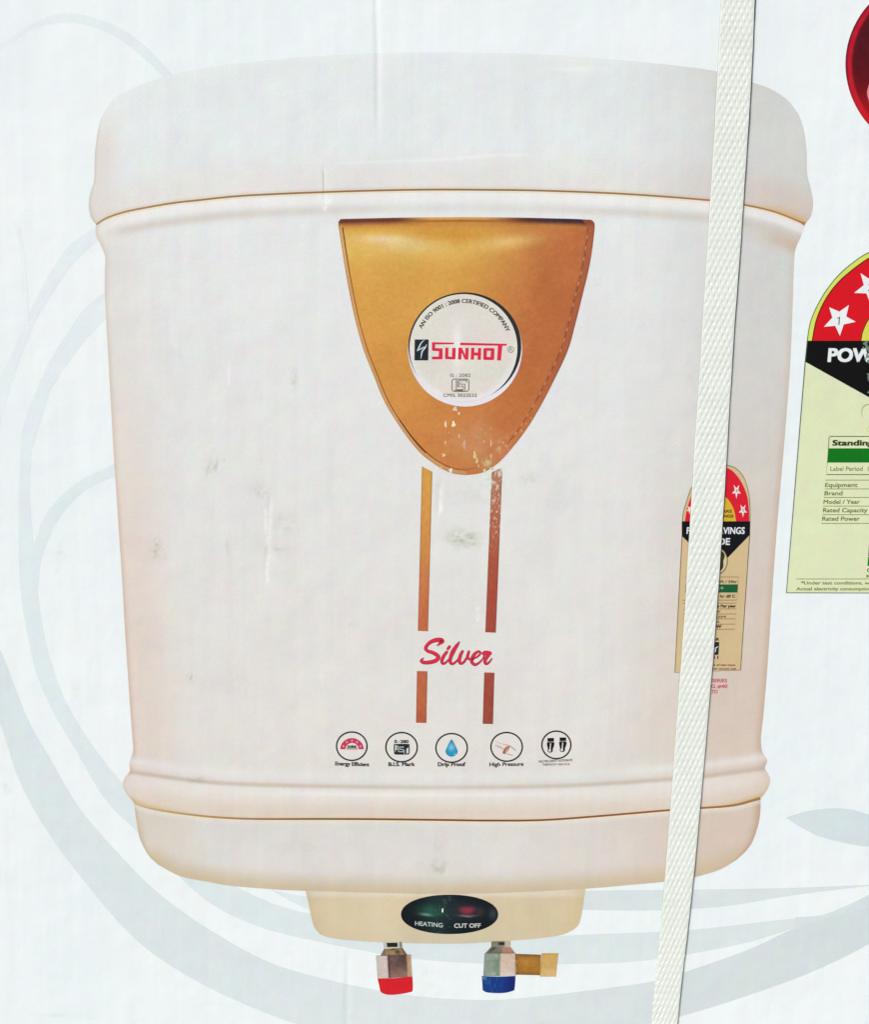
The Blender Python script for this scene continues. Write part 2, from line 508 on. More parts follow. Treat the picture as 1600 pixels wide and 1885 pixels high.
band([(-70, 150), (-20, 95), (20, 69), (60, 44), (110, 26), (160, 30), (220, 52), (270, 88), (322, 142)],
     [(-66, 158), (-16, 104), (22, 79), (60, 55), (102, 44), (150, 45), (200, 62), (250, 95), (305, 146)], [(231, 238, 239), (227, 236, 237), (221, 231, 236)], 1)
band([(200, 402), (175, 418), (127, 453), (95, 497), (70, 542), (45, 596), (22, 650), (-8, 715), (-40, 800)],
     [(205, 425), (177, 446), (134, 488), (95.5, 542), (64, 596), (41, 653), (19, 714), (2, 775), (-28, 850)], [(226, 234, 237), (230, 237, 240)], 1)
band([(215, 525), (191, 539), (153, 570), (121, 618), (92, 663), (64, 726), (44, 777), (38, 830), (35, 900), (34, 988), (38, 1091), (52, 1177), (69, 1246), (100, 1315), (138, 1378), (192, 1470), (249, 1527), (300, 1580), (332, 1615), (394, 1667), (481, 1707), (569, 1729), (700, 1755), (800, 1768), (957, 1776), (1031, 1774), (1162, 1770), (1272, 1755), (1381, 1733), (1464, 1707)],
     [(220, 572), (192, 590), (159, 625), (127, 666), (95, 714), (80, 761), (62, 815), (57, 850), (55, 919), (62, 1000), (72, 1110), (83, 1177), (103, 1246), (131, 1310), (172, 1374), (224, 1440), (280, 1500), (350, 1570), (400, 1612), (446, 1637), (503, 1663), (564, 1680), (700, 1708), (820, 1722), (957, 1726), (1066, 1720), (1206, 1715), (1294, 1709), (1425, 1694), (1466, 1690)],
     [(227, 235, 238), (222, 232, 234), (217, 228, 229), (215, 225, 226), (215, 224, 223)], 1)
band([(215, 852), (175, 870), (140, 890), (105, 920), (80, 955), (62, 1005), (50, 1060)],
     [(215, 878), (185, 888), (150, 908), (115, 945), (92, 985), (76, 1030), (70, 1080)], (221, 233, 233), 2)
band([(-70, 1040), (-40, 1110), (0, 1195), (17, 1236), (52, 1326), (88, 1388), (144, 1484), (210, 1562), (284, 1637), (372, 1702), (481, 1764), (569, 1794), (700, 1823), (800, 1836), (900, 1840), (987, 1834), (1119, 1818), (1206, 1805), (1263, 1788), (1381, 1746), (1464, 1707), (1530, 1682), (1600, 1648), (1700, 1590)],
     [(-70, 1170), (-40, 1240), (0, 1330), (35, 1436), (88, 1532), (153, 1619), (240, 1720), (328, 1786), (437, 1842), (547, 1885), (640, 1912), (740, 1932), (840, 1942), (930, 1944), (1010, 1938), (1080, 1922), (1160, 1898), (1250, 1871), (1337, 1845), (1469, 1799), (1540, 1768), (1600, 1737), (1660, 1700), (1740, 1640)],
     [(213, 226, 227), (216, 226, 227), (214, 223, 224), (214, 222, 222), (207, 216, 216), (204, 214, 215)], 2)
band([(1040, 1641), (1079, 1639), (1272, 1637), (1447, 1634), (1602, 1628)],
     [(1040, 1674), (1066, 1674), (1206, 1675), (1337, 1667), (1469, 1646), (1602, 1630)], (213, 222, 222), 1)
band([(1464, 1688), (1512, 1684), (1555, 1668), (1600, 1646), (1680, 1600)],
     [(1462, 1712), (1500, 1696), (1545, 1684), (1600, 1668), (1690, 1620)], (208, 219, 220), 3)
band([(490, 1630), (507, 1639), (540, 1646), (580, 1652)], [(490, 1632), (520, 1650), (548, 1664), (580, 1678)], (219, 230, 232), 2)
band([(1448, 1504), (1470, 1497), (1490, 1492), (1534, 1487), (1569, 1490), (1600, 1499), (1650, 1512), (1720, 1530)],
     [(1448, 1505), (1469, 1519), (1490, 1530), (1512, 1540), (1556, 1551), (1600, 1558), (1660, 1556), (1720, 1532)], (207, 219, 221), 1)
band([(30, 420), (36, 470), (40, 530), (46, 610)], [(37, 420), (45, 470), (50, 530), (54, 610)], (233, 239, 241), 1)

# ------------------------------------------------------------------ printed water heater
SEAM_T = [(177, 414), (196, 402), (230, 390.5), (275, 381.5), (320, 374), (365, 369), (432, 362), (500, 358), (600, 354), (700, 351), (800, 349.5), (900, 350), (1000, 351.5), (1150, 357.5), (1305, 369), (1370, 377.5), (1425, 390), (1470, 407.5), (1482, 413)]
SEAM_B = [(246.5, 1477), (262, 1484), (300, 1492), (350, 1499), (400, 1504), (470, 1507), (600, 1507), (700, 1507.5), (820, 1509), (900, 1510), (1000, 1509), (1100, 1502), (1230, 1491), (1290, 1487), (1350, 1482), (1400, 1469)]
GROOVE = [(238, 1420), (300, 1429), (360, 1437), (440, 1443), (600, 1447), (820, 1449), (1000, 1447), (1100, 1443), (1230, 1434), (1300, 1428), (1400, 1414), (1412, 1410)]
LID_T = [(184, 226), (187, 217), (198, 197), (216, 177), (248, 161), (284, 148), (320, 137), (400, 122), (480, 113), (560, 106), (640, 101), (720, 98), (800, 97), (900, 98), (1000, 101), (1150, 112), (1315, 131), (1390, 154), (1420, 165), (1450, 185), (1468, 208), (1474, 220)]
LID_L = [(184, 226), (180, 242), (175, 278), (174, 305), (173, 334), (168, 350), (163.6, 370), (164, 388), (169, 404), (177, 414)]
LID_R = [(1474, 220), (1481, 245), (1485, 280), (1486, 320), (1492, 345), (1497, 370), (1494, 395), (1482, 413)]
BODY_L = [(177, 414), (176, 431), (181.6, 444.5), (189, 460), (193.5, 476), (193, 500), (193, 540), (196, 602), (200.5, 682), (205, 761), (210, 850), (217, 953), (224, 1057), (230, 1160), (238, 1281), (243, 1350), (245, 1381), (239.6, 1398), (238, 1408), (239, 1419), (229, 1432), (226, 1446), (234, 1462), (246.5, 1477)]
BODY_R = [(1482, 413), (1475, 434), (1467, 452), (1463, 468), (1461, 510), (1458, 600), (1454, 685), (1446, 790), (1437, 895), (1431, 965), (1424, 1060), (1418, 1150), (1412, 1240), (1405, 1320), (1401, 1357), (1403, 1382), (1411, 1395), (1412, 1403), (1408, 1413), (1414, 1423), (1418, 1434), (1415, 1448), (1408, 1460), (1400, 1469)]
BASE_L = [(246.5, 1477), (248.7, 1494), (253, 1523), (257, 1542), (265, 1560), (276, 1577), (291, 1591)]
BASE_R = [(1400, 1469), (1400, 1489), (1397, 1514), (1387, 1545), (1375, 1564), (1356, 1582)]
BASE_B = [(291, 1591), (314, 1604), (338, 1614), (379, 1622), (427, 1630), (500, 1636), (560, 1639), (700, 1643), (820, 1645), (950, 1642), (1080, 1635), (1162, 1628), (1225, 1622), (1278, 1614), (1325, 1600), (1356, 1582)]

def curve_y(pts, x):
    p = spline(pts, 300)
    return np.interp(x, p[:, 0], p[:, 1])

def streaks(x, y):
    return (fnoise(x / 13.0 + fnoise(x / 90.0, y / 300.0) * 3, y / 200.0) - 0.5) * 4.0 + (fnoise(x / 70.0 + 40, y / 90.0) - 0.5) * 5.0

def edge_px(S):
    """Distance (px) of every grid point from the left and the right outline."""
    return S[..., 0] - S[:, :1, 0], S[:, -1:, 0] - S[..., 0]

def patch(name, S, rgb, layer, **tags):
    nv, nu = S.shape[:2]
    return print_mesh(name, S.reshape(-1, 2), grid_faces(nu, nv).tolist(), rgb.reshape(-1, 3), layer, carton, **tags)

# lid
S = coons(LID_T, SEAM_T, LID_L, LID_R, 380, 110)
x, y = S[..., 0], S[..., 1]
dl, dr = edge_px(S)
s = curve_y(SEAM_T, x) - y
c = np.tile(np.array([228, 233, 232], float), x.shape + (1,))
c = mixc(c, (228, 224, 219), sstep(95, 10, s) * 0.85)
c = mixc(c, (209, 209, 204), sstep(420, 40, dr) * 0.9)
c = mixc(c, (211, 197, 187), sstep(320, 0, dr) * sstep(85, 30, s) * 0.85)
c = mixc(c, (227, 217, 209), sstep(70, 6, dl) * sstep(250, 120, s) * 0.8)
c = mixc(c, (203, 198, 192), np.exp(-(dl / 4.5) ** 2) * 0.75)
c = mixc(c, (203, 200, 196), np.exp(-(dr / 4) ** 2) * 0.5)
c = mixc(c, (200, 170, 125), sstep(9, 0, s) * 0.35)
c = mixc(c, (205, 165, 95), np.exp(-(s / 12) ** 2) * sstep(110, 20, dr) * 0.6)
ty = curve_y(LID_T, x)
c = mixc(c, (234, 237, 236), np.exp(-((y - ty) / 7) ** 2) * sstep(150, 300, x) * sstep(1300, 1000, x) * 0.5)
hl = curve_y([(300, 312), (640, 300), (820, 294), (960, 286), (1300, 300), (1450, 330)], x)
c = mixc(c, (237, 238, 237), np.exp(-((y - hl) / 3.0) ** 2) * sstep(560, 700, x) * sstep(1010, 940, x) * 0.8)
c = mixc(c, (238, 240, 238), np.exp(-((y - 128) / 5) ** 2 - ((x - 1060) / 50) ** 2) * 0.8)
c = c + streaks(x, y)[..., None]
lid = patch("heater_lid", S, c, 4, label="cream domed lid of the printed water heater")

# body
S = coons(SEAM_T, SEAM_B, BODY_L, BODY_R, 400, 420)
x, y = S[..., 0], S[..., 1]
dl, dr = edge_px(S)
st = y - curve_y(SEAM_T, x); sb = curve_y(SEAM_B, x) - y; gr = y - curve_y(GROOVE, x)
v = np.clip((y - 400) / 1080, 0, 1)
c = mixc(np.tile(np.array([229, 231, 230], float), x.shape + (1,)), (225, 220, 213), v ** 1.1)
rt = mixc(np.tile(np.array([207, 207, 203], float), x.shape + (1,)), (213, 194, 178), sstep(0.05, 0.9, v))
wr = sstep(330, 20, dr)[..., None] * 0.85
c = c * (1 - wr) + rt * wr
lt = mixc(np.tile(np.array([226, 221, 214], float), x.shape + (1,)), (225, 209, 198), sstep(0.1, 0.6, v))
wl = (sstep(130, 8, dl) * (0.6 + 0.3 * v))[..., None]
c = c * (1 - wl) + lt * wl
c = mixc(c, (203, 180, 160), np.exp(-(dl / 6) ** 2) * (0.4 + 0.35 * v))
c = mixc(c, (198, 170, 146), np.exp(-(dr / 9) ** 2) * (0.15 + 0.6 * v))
# rim under the lid seam, and its soft band
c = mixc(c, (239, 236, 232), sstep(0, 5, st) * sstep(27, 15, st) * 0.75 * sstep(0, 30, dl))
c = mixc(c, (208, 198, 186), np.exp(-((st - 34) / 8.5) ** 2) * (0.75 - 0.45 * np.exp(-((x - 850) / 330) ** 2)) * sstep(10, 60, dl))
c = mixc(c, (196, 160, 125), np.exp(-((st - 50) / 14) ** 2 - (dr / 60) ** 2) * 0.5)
# lower collar
c = mixc(c, (229, 228, 225), np.exp(-((gr + 20) / 9) ** 2) * 0.7)
c = mixc(c, (199, 184, 169), np.exp(-(gr / 4.2) ** 2) * (0.55 + 0.35 * np.abs((x - 820) / 590) ** 0.7))
rg = mixc(np.tile(np.array([230, 225, 218], float), x.shape + (1,)), (222, 207, 191), sstep(14, 50, gr))
wg = (sstep(2, 8, gr) * (0.85 - 0.35 * sstep(120, 0, np.minimum(dl, dr))))[..., None]
c = c * (1 - wg) + rg * wg
c = mixc(c, (240, 236, 232), np.exp(-((gr - 14) / 4) ** 2) * sstep(420, 620, x) * sstep(1150, 900, x) * 0.7)
c = mixc(c, (206, 172, 112), sstep(14, 0, sb) * sstep(120, 10, np.minimum(dl, dr)) * 0.7)
c = mixc(c, (204, 180, 140), sstep(6, 0, sb) * 0.4)
BODY_DIRT = [(394, 856, 9, 14, 34), (382, 868, 6, 12, 22), (412, 852, 5, 8, 24), (543, 700, 5, 16, 26), (540, 690, 3, 18, 12), (483, 842, 5, 14, 14),
             (480, 905, 20, 12, 16), (525, 960, 26, 20, 13), (510, 1012, 22, 8, 14), (855, 992, 26, 15, 44), (838, 985, 12, 10, 24), (872, 1000, 12, 8, 26),
             (288, 1006, 9, 16, 30), (296, 1020, 18, 12, 15), (352, 1247, 9, 9, 24), (366, 1435, 20, 6, 20), (905, 880, 22, 10, 16), (880, 905, 40, 22, 9),
             (800, 890, 20, 16, 8), (830, 1240, 5, 8, 18), (825, 1290, 14, 8, 8), (975, 880, 16, 10, 18), (1000, 845, 8, 14, 10), (418, 1010, 6, 26, 10),
             (1100, 520, 6, 10, 12), (1270, 690, 10, 30, 9), (640, 1150, 22, 6, 9), (330, 640, 60, 160, 5), (1030, 900, 30, 40, 7), (500, 1050, 60, 60, 6)]
c = dirty(c, x, y, BODY_DIRT)
for bx, y0, y1, w in ((490, 940, 1000, 3), (491, 1040, 1055, 2.2), (493, 1060, 1068, 2), (422, 670, 705, 2.5), (597, 362, 384, 4), (606, 352, 372, 2.5), (812, 905, 940, 3), (880, 1120, 1140, 2.5)):
    c = mixc(c, (243, 244, 242), np.exp(-((x - bx) / w) ** 2) * sstep(y0 - 8, y0, y) * sstep(y1 + 8, y1, y) * 0.9 * sstep(0.3, 0.6, fnoise(x / 3.0 + bx, y / 7.0)))
c = c + streaks(x, y)[..., None]
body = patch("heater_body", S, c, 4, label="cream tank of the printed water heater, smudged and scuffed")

# base cap
S = coons(SEAM_B, BASE_B, BASE_L, BASE_R, 380, 60)
x, y = S[..., 0], S[..., 1]
dl, dr = edge_px(S)
st = y - curve_y(SEAM_B, x); bb = curve_y(BASE_B, x) - y
c = np.tile(np.array([219, 216, 210], float), x.shape + (1,))
c = mixc(c, (224, 219, 214), np.exp(-((st - 70) / 35) ** 2) * 0.6)
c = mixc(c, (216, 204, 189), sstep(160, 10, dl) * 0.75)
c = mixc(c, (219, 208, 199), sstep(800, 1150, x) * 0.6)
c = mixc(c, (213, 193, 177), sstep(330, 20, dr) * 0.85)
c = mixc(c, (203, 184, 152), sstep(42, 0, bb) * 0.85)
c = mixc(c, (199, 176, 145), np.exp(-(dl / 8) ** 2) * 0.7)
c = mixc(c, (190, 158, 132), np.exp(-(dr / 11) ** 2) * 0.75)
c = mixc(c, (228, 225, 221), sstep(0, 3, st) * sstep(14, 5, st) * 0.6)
c = dirty(c, x, y, [(808, 1597, 16, 14, 26), (806, 1560, 10, 30, 8), (560, 1560, 60, 20, 5)])
c = c + streaks(x, y)[..., None]
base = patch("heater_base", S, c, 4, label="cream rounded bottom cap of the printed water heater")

# seams
Shape().ribbon(SEAM_T, [2.4] + [3.2] * 17 + [6.2], [(176, 138, 92), (165, 120, 78), (150, 118, 84), (158, 112, 72), (148, 112, 84), (150, 116, 88), (160, 118, 80), (165, 125, 75), (176, 128, 72)], n=160, cap=False).build("seam_line", 6, carton)
Shape().ribbon([(q[0], q[1] + 3.4) for q in SEAM_T[1:-1]], 2.6, (240, 226, 196), n=160, cap=False).build("seam_highlight", 5, carton)
Shape().ribbon(SEAM_B, [1.8, 2.2] + [3.4] * 12 + [4.2, 5], [(200, 176, 132), (168, 138, 92), (140, 98, 58), (130, 80, 45), (128, 74, 44), (140, 84, 55), (150, 96, 62), (170, 128, 72)], n=160, cap=False).build("seam_line", 6, carton)
Shape().ribbon([(q[0], q[1] + 3.6) for q in SEAM_B[2:-1]], 2.6, (238, 222, 190), n=120, cap=False).build("seam_highlight", 5, carton)
Shape().ribbon([(595, 316), (596, 352)], 0.9, (196, 182, 168), smooth=False, cap=False).build("crease_line", 6, carton)

# control housing below the base
HL = [(562, 1637), (568, 1663), (573, 1687), (578, 1705), (589, 1719)]
HB = [(589, 1719), (610, 1726), (655, 1731), (708, 1734), (785, 1736), (855, 1736), (907, 1733), (977, 1728), (1030, 1721), (1054, 1712)]
HR = [(1078, 1634), (1072, 1677), (1069, 1690), (1065, 1702), (1054, 1712)]
HT = [(562, 1637), (700, 1641), (820, 1643), (950, 1640), (1078, 1634)]
S = coons(HT, HB, HL, HR, 200, 50)
x, y = S[..., 0], S[..., 1]
dl, dr = edge_px(S)
c = np.tile(np.array([213, 196, 163], float), x.shape + (1,))
c = mixc(c, (219, 205, 172), np.exp(-((x - 680) / 70) ** 2) * 0.5)
c = mixc(c, (208, 198, 170), np.exp(-((x - 830) / 110) ** 2) * sstep(1700, 1725, y) * 0.9)
c = mixc(c, (225, 214, 198), sstep(1656, 1644, y) * 0.8)
c = mixc(c, (203, 182, 140), np.exp(-(dl / 10) ** 2) * 0.5)
c = mixc(c, (206, 184, 138), np.exp(-(dr / 30) ** 2) * 0.5)
c = c + streaks(x, y)[..., None] * 1.4
housing = patch("control_housing", S, c, 3, label="beige control housing under the printed tank")

# indicator window: dark oval with a green and a red lamp
nr, na = 46, 120
rr = np.linspace(0, 1, nr)[:, None]; aa = np.linspace(0, 2 * math.pi, na, endpoint=False)[None]
ex = np.sign(np.cos(aa)) * np.abs(np.cos(aa)) ** 0.95; ey = np.sign(np.sin(aa)) * np.abs(np.sin(aa)) ** 0.95
ox = 827.8 + 89.5 * rr * ex; oy = np.maximum(1682.5 + 36.2 * rr * ey, 1646.2)
c = np.tile(np.array([16, 24, 30], float), ox.shape + (1,))
c = mixc(c, (30, 52, 50), np.exp(-((ox - 806) / 26) ** 2) * 0.8)
c = mixc(c, (42, 52, 58), np.exp(-((ox - 845) / 40) ** 2 - ((oy - 1676) / 22) ** 2) * 0.7)
c = mixc(c, (70, 88, 88), np.exp(-((ox - 908) / 8) ** 2 - ((oy - 1682) / 11) ** 2) * 0.6)
c = mixc(c, (32, 96, 76), np.exp(-((ox - 792) / 13) ** 2 - ((oy - 1675) / 9) ** 2) * 0.9)
c = mixc(c, (40, 80, 66), np.exp(-((ox - 785) / 24) ** 2 - ((oy - 1676) / 12) ** 2) * 0.5)
c = mixc(c, (150, 176, 160), np.exp(-((ox - 785) / 12) ** 2 - ((oy - 1683 - (ox - 785) * 0.12) / 2.6) ** 2) * 0.7)
c = mixc(c, (30, 96, 70), np.exp(-((ox - 808) / 12) ** 2 - ((oy - 1681) / 5) ** 2) * 0.6)
lens = sstep(1.25, 0.35, np.sqrt(((ox - 860) / 17) ** 2 + ((oy - 1671) / 14.5) ** 2)) * sstep(1664, 1674, oy + (ox - 860) * 0.03)
c = mixc(c, (158, 50, 72), lens * 0.85)
c = mixc(c, (190, 150, 156), np.exp(-((ox - 862 + (oy - 1684)) / 17) ** 2 - ((oy - 1686.5 + np.abs(ox - 864) * 0.12) / 2) ** 2) * 0.6)
c = mixc(c, (90, 60, 66), np.exp(-((ox - 884) / 9) ** 2 - ((oy - 1677) / 7) ** 2) * 0.5)
c = mixc(c, (105, 118, 116), (fnoise(ox / 3.0, oy / 6.0) > 0.66) * np.exp(-((ox - 818) / 18) ** 2) * 0.35)
dv = np.stack([ox.ravel(), oy.ravel()], -1)
df = [(i * na + j, i * na + (j + 1) % na, (i + 1) * na + (j + 1) % na, (i + 1) * na + j) for i in range(nr - 1) for j in range(na)]
print_mesh("indicator_window", dv, df, c.reshape(-1, 3), 5, housing, label="dark oval indicator window with a green and a red lamp")
Shape().text("HEATING", 764, 815, 1702.6, 7.6, (186, 196, 190), 0.02, tilt=0.075).build("lettering", 6, housing)
Shape().text("CUT OFF", 836, 885, 1707.2, 7.6, (204, 206, 204), 0.025, tilt=-0.01).build("lettering", 6, housing)
Shape().ribbon([(815.2, 1672.5), (814.6, 1677.6)], 2.6, (225, 235, 230), smooth=False).build("lamp_glint", 6, housing)

# ------------------------------------------------------------------ pipe fittings
def quad_patch(q, n, m, fn):
    """Fine four-cornered patch (tl, tr, br, bl) coloured by fn(u, v)."""
    q = np.asarray(q, float)
    u = np.linspace(0, 1, n)[None, :, None]; v = np.linspace(0, 1, m)[:, None, None]
    S = (1 - v) * ((1 - u) * q[0] + u * q[1]) + v * ((1 - u) * q[3] + u * q[2])
    uu = np.broadcast_to(u[..., 0], (m, n)); vv = np.broadcast_to(v[..., 0], (m, n))
    return S.reshape(-1, 2), grid_faces(n, m).tolist(), fn(uu, vv, S).reshape(-1, 3)

def C(u, rgb):
    return np.tile(np.asarray(rgb, float), u.shape + (1,))

def ngrain(c, S, amp):
    return c + ((fnoise(S[..., 0] / 4.0, S[..., 1] / 4.0) - 0.5) * amp)[..., None]

def nut_red(u, v, S):
    c = C(u, (198, 188, 178))
    c = mixc(c, (208, 192, 190), np.exp(-((u - 0.24) / 0.1) ** 2) * 0.8)
    c = mixc(c, (104, 80, 78), sstep(0.32, 0.36, u))
    c = mixc(c, (150, 116, 100), sstep(0.34, 0.4, u) * sstep(0.4, 0.95, v) * 0.85)
    c = mixc(c, (82, 60, 50), np.exp(-((u - 0.8) / 0.12) ** 2) * sstep(0.75, 0.2, v) * 0.8)
    c = mixc(c, (60, 45, 45), np.exp(-((u - 0.345) / 0.025) ** 2) * 0.9)
    c = mixc(c, (186, 150, 118), sstep(0.84, 0.9, u))
    c = mixc(c, (205, 185, 165), sstep(0.96, 1.0, u))
    return ngrain(c, S, 26)

fit = print_mesh("hot_outlet", *quad_patch([(692, 1758), (757, 1756), (759, 1797), (695, 1801)], 44, 30, nut_red), 4, carton,
                 label="printed chrome pipe fitting with a red cap")
def neck_fn(u, v, S):
    c = C(u, (196, 196, 184))
    c = mixc(c, (40, 34, 26), sstep(0.16, 0.2, u) * sstep(0.76, 0.72, u) * sstep(0.08, 0.14, v) * sstep(0.74, 0.66, v))
    c = mixc(c, (70, 72, 56), np.exp(-((u - 0.9) / 0.05) ** 2) * 0.8)
    c = mixc(c, (220, 206, 190), np.exp(-((v - 0.84) / 0.08) ** 2) * 0.6)
    return ngrain(c, S, 20)
print_mesh("neck", *quad_patch([(705, 1733), (741, 1733), (741.5, 1746), (707, 1747)], 30, 14, neck_fn), 4, fit)
def cone_fn(u, v, S):
    c = C(u, (140, 122, 92))
    c = mixc(c, (112, 108, 88), sstep(0.25, 0.0, u) * 0.8)
    c = mixc(c, (172, 138, 92), np.exp(-((u - 0.4) / 0.14) ** 2 - ((v - 0.6) / 0.3) ** 2) * 0.8)
    c = mixc(c, (62, 44, 34), np.exp(-((u - 0.68) / 0.1) ** 2 - ((v - 0.5) / 0.3) ** 2) * 0.8)
    c = mixc(c, (60, 46, 34), np.exp(-((u - 0.5) / 0.12) ** 2 - ((v - 0.1) / 0.14) ** 2) * 0.8)
    c = mixc(c, (112, 70, 66), sstep(0.82, 0.95, u) * 0.7)
    c = mixc(c, (78, 66, 46), sstep(0.86, 0.98, v) * 0.8)
    return ngrain(c, S, 30)
print_mesh("cone", *quad_patch([(707, 1746), (741, 1744), (750, 1757), (700, 1759)], 30, 14, cone_fn), 5, fit)
Shape().poly(list(spline([(695, 1800.5), (727, 1799.6), (759, 1796.5)], 12)) + list(spline([(759.4, 1800), (760, 1815), (759.5, 1822), (757, 1825), (737, 1829), (721, 1830.5), (710, 1829.5), (701, 1825), (698.5, 1815)], 40)), (212, 32, 42)).build("red_cap", 5, fit)

def nut_blue(u, v, S):
    c = C(u, (140, 150, 138))
    c = mixc(c, (112, 136, 112), np.exp(-((u - 0.4) / 0.1) ** 2) * 0.8)
    c = mixc(c, (170, 180, 166), np.exp(-((u - 0.3) / 0.1) ** 2 - ((v - 0.9) / 0.1) ** 2) * 0.8)
    c = mixc(c, (165, 178, 160), np.exp(-((u - 0.38) / 0.06) ** 2 - ((v - 0.12) / 0.1) ** 2) * 0.8)
    c = mixc(c, (206, 184, 166), sstep(0.48, 0.54, u))
    c = mixc(c, (218, 206, 198), sstep(0.5, 0.56, u) * sstep(0.6, 1, v) * 0.8)
    c = mixc(c, (150, 130, 100), sstep(0.95, 1.0, u) * 0.6)
    return ngrain(c, S, 24)
fit2 = print_mesh("cold_inlet", *quad_patch([(892, 1754), (950, 1754), (949.7, 1796), (889.7, 1796)], 44, 30, nut_blue), 4, carton,
                  label="printed chrome and brass pipe fitting with a blue cap")
def neck2_fn(u, v, S):
    c = C(u, (128, 126, 108))
    c = mixc(c, (192, 172, 156), sstep(0.62, 0.75, u))
    c = mixc(c, (44, 40, 34), sstep(0.3, 0.45, u) * sstep(0.72, 0.66, u) * sstep(0.15, 0.25, v) * sstep(0.75, 0.6, v))
    return ngrain(c, S, 24)
print_mesh("neck", *quad_patch([(904.5, 1732), (940, 1731), (940, 1743), (904.5, 1742)], 30, 12, neck2_fn), 4, fit2)
def cone2_fn(u, v, S):
    c = C(u, (112, 114, 98))
    c = mixc(c, (168, 126, 108), sstep(0.5, 0.62, u))
    c = mixc(c, (48, 50, 44), np.exp(-((u - 0.16) / 0.08) ** 2 - ((v - 0.3) / 0.35) ** 2) * 0.9)
    c = mixc(c, (100, 66, 50), sstep(0.85, 1.0, v) * 0.6)
    return ngrain(c, S, 30)
print_mesh("cone", *quad_patch([(904.5, 1742), (940.7, 1743), (949, 1754.5), (893, 1754.5)], 30, 14, cone2_fn), 5, fit2)
def cap_blue(u, v, S):
    c = C(u, (22, 58, 128))
    c = mixc(c, (22, 42, 112), sstep(0.55, 0.9, u))
    c = mixc(c, (40, 100, 150), (fnoise(S[..., 0] / 3, S[..., 1] / 8) > 0.6) * sstep(0.7, 0.4, u) * 0.5)
    c = mixc(c, (140, 170, 185), np.exp(-((u - 0.06) / 0.06) ** 2 - ((v - 0.12) / 0.12) ** 2) * 0.7)
    return c
S_ = coons([(887, 1796), (918, 1797), (949, 1796)], [(888.6, 1822), (897, 1826), (918, 1827.3), (934, 1826), (947, 1822)], [(887, 1796), (888, 1809), (888.6, 1822)], [(949, 1796), (948.4, 1809), (947, 1822)], 40, 20)
uu, vv = np.meshgrid(np.linspace(0, 1, 40), np.linspace(0, 1, 20))
print_mesh("blue_cap", S_.reshape(-1, 2), grid_faces(40, 20).tolist(), cap_blue(uu, vv, S_).reshape(-1, 3), 5, fit2)
def brass_fn(u, v, S):
    c = C(u, (164, 116, 48))
    c = mixc(c, (186, 132, 58), np.exp(-((u - 0.4) / 0.3) ** 2 - ((v - 0.4) / 0.2) ** 2) * 0.7)
    c = mixc(c, (112, 70, 52), sstep(0.2, 0.0, v) * 0.7)
    c = mixc(c, (128, 84, 38), sstep(0.8, 1.0, v) * 0.7)
    c = mixc(c, (96, 60, 40), np.exp(-(u / 0.1) ** 2) * (fnoise(S[..., 0] / 3, S[..., 1] / 4) > 0.45) * 0.7)
    return ngrain(c, S, 22)
print_mesh("brass_tube", *quad_patch([(949, 1755), (996, 1756.7), (994.5, 1794.4), (950, 1793.3)], 30, 24, brass_fn), 5, fit2)
def brass2_fn(u, v, S):
    c = C(u, (205, 168, 100))
    c = mixc(c, (216, 184, 128), sstep(0.5, 0.9, v) * 0.7)
    c = mixc(c, (176, 132, 60), np.exp(-(u / 0.06) ** 2) * 0.6)
    c = mixc(c, (186, 142, 66), sstep(0.14, 0.0, v) * 0.5)
    return ngrain(c, S, 16)
print_mesh("brass_end", *quad_patch([(997.5, 1754), (1028, 1754), (1023.6, 1797), (993.8, 1797)], 24, 24, brass2_fn), 6, fit2)

# ------------------------------------------------------------------ gold badge
BL = [(628, 402), (624, 406), (623, 413), (625, 428), (631, 468), (639, 516), (652, 581), (668, 640), (688, 692), (710, 744), (743, 796), (772, 832), (795, 851), (812, 862), (827, 869), (842, 873), (856, 874.6)]
BR = [(1088, 402), (1093, 406), (1095, 414), (1091, 452), (1084, 494), (1074, 536), (1058, 601), (1045, 646), (1019, 702), (990, 757), (961, 802), (925, 845), (902, 863), (890, 869), (880, 872), (870, 873.6), (858, 874.6)]
pl = spline(BL, 400); pr = spline(BR, 400)
nv, nu = 236, 220
yy = np.linspace(402.2, 874.4, nv)
lx = np.interp(yy, pl[:, 1], pl[:, 0]); rx = np.interp(yy, pr[:, 1], pr[:, 0])
u = np.linspace(0, 1, nu)[None]
x = lx[:, None] * (1 - u) + rx[:, None] * u
tdev = np.interp(x, [620, 740, 860, 957, 1055, 1095], [1.5, -1.2, -2.2, -1.2, 1.2, 3.2])
y = yy[:, None] + tdev * (1 - (yy[:, None] - 402) / 471)
def edge_dist(x, y, pts):
    q = pts[::4]; d = np.full(x.shape, 1e9)
    for a in q:
        d = np.minimum(d, (x - a[0]) ** 2 + (y - a[1]) ** 2)
    return np.sqrt(d)
dl = edge_dist(x, y, pl); dr = edge_dist(x, y, pr)
hx = np.clip((x - 640) / 440, 0, 1); hy = np.clip((y - 405) / 465, 0, 1)
c = np.tile(np.array([216, 164, 78], float), x.shape + (1,))
c = mixc(c, (211, 150, 72), sstep(0.1, 0.6, hy))
c = mixc(c, (184, 106, 62), sstep(0.45, 1.0, hx + 0.35 * hy) * 0.95)
c = mixc(c, (202, 126, 66), sstep(0.5, 0.95, hy) * 0.7)
c = mixc(c, (187, 108, 68), sstep(0.7, 1.0, hy) * sstep(0.45, 0.7, hx) * 0.6)
c = mixc(c, (222, 184, 96), np.exp(-((y - 458) / 26) ** 2) * sstep(1010, 760, x) * 0.75)
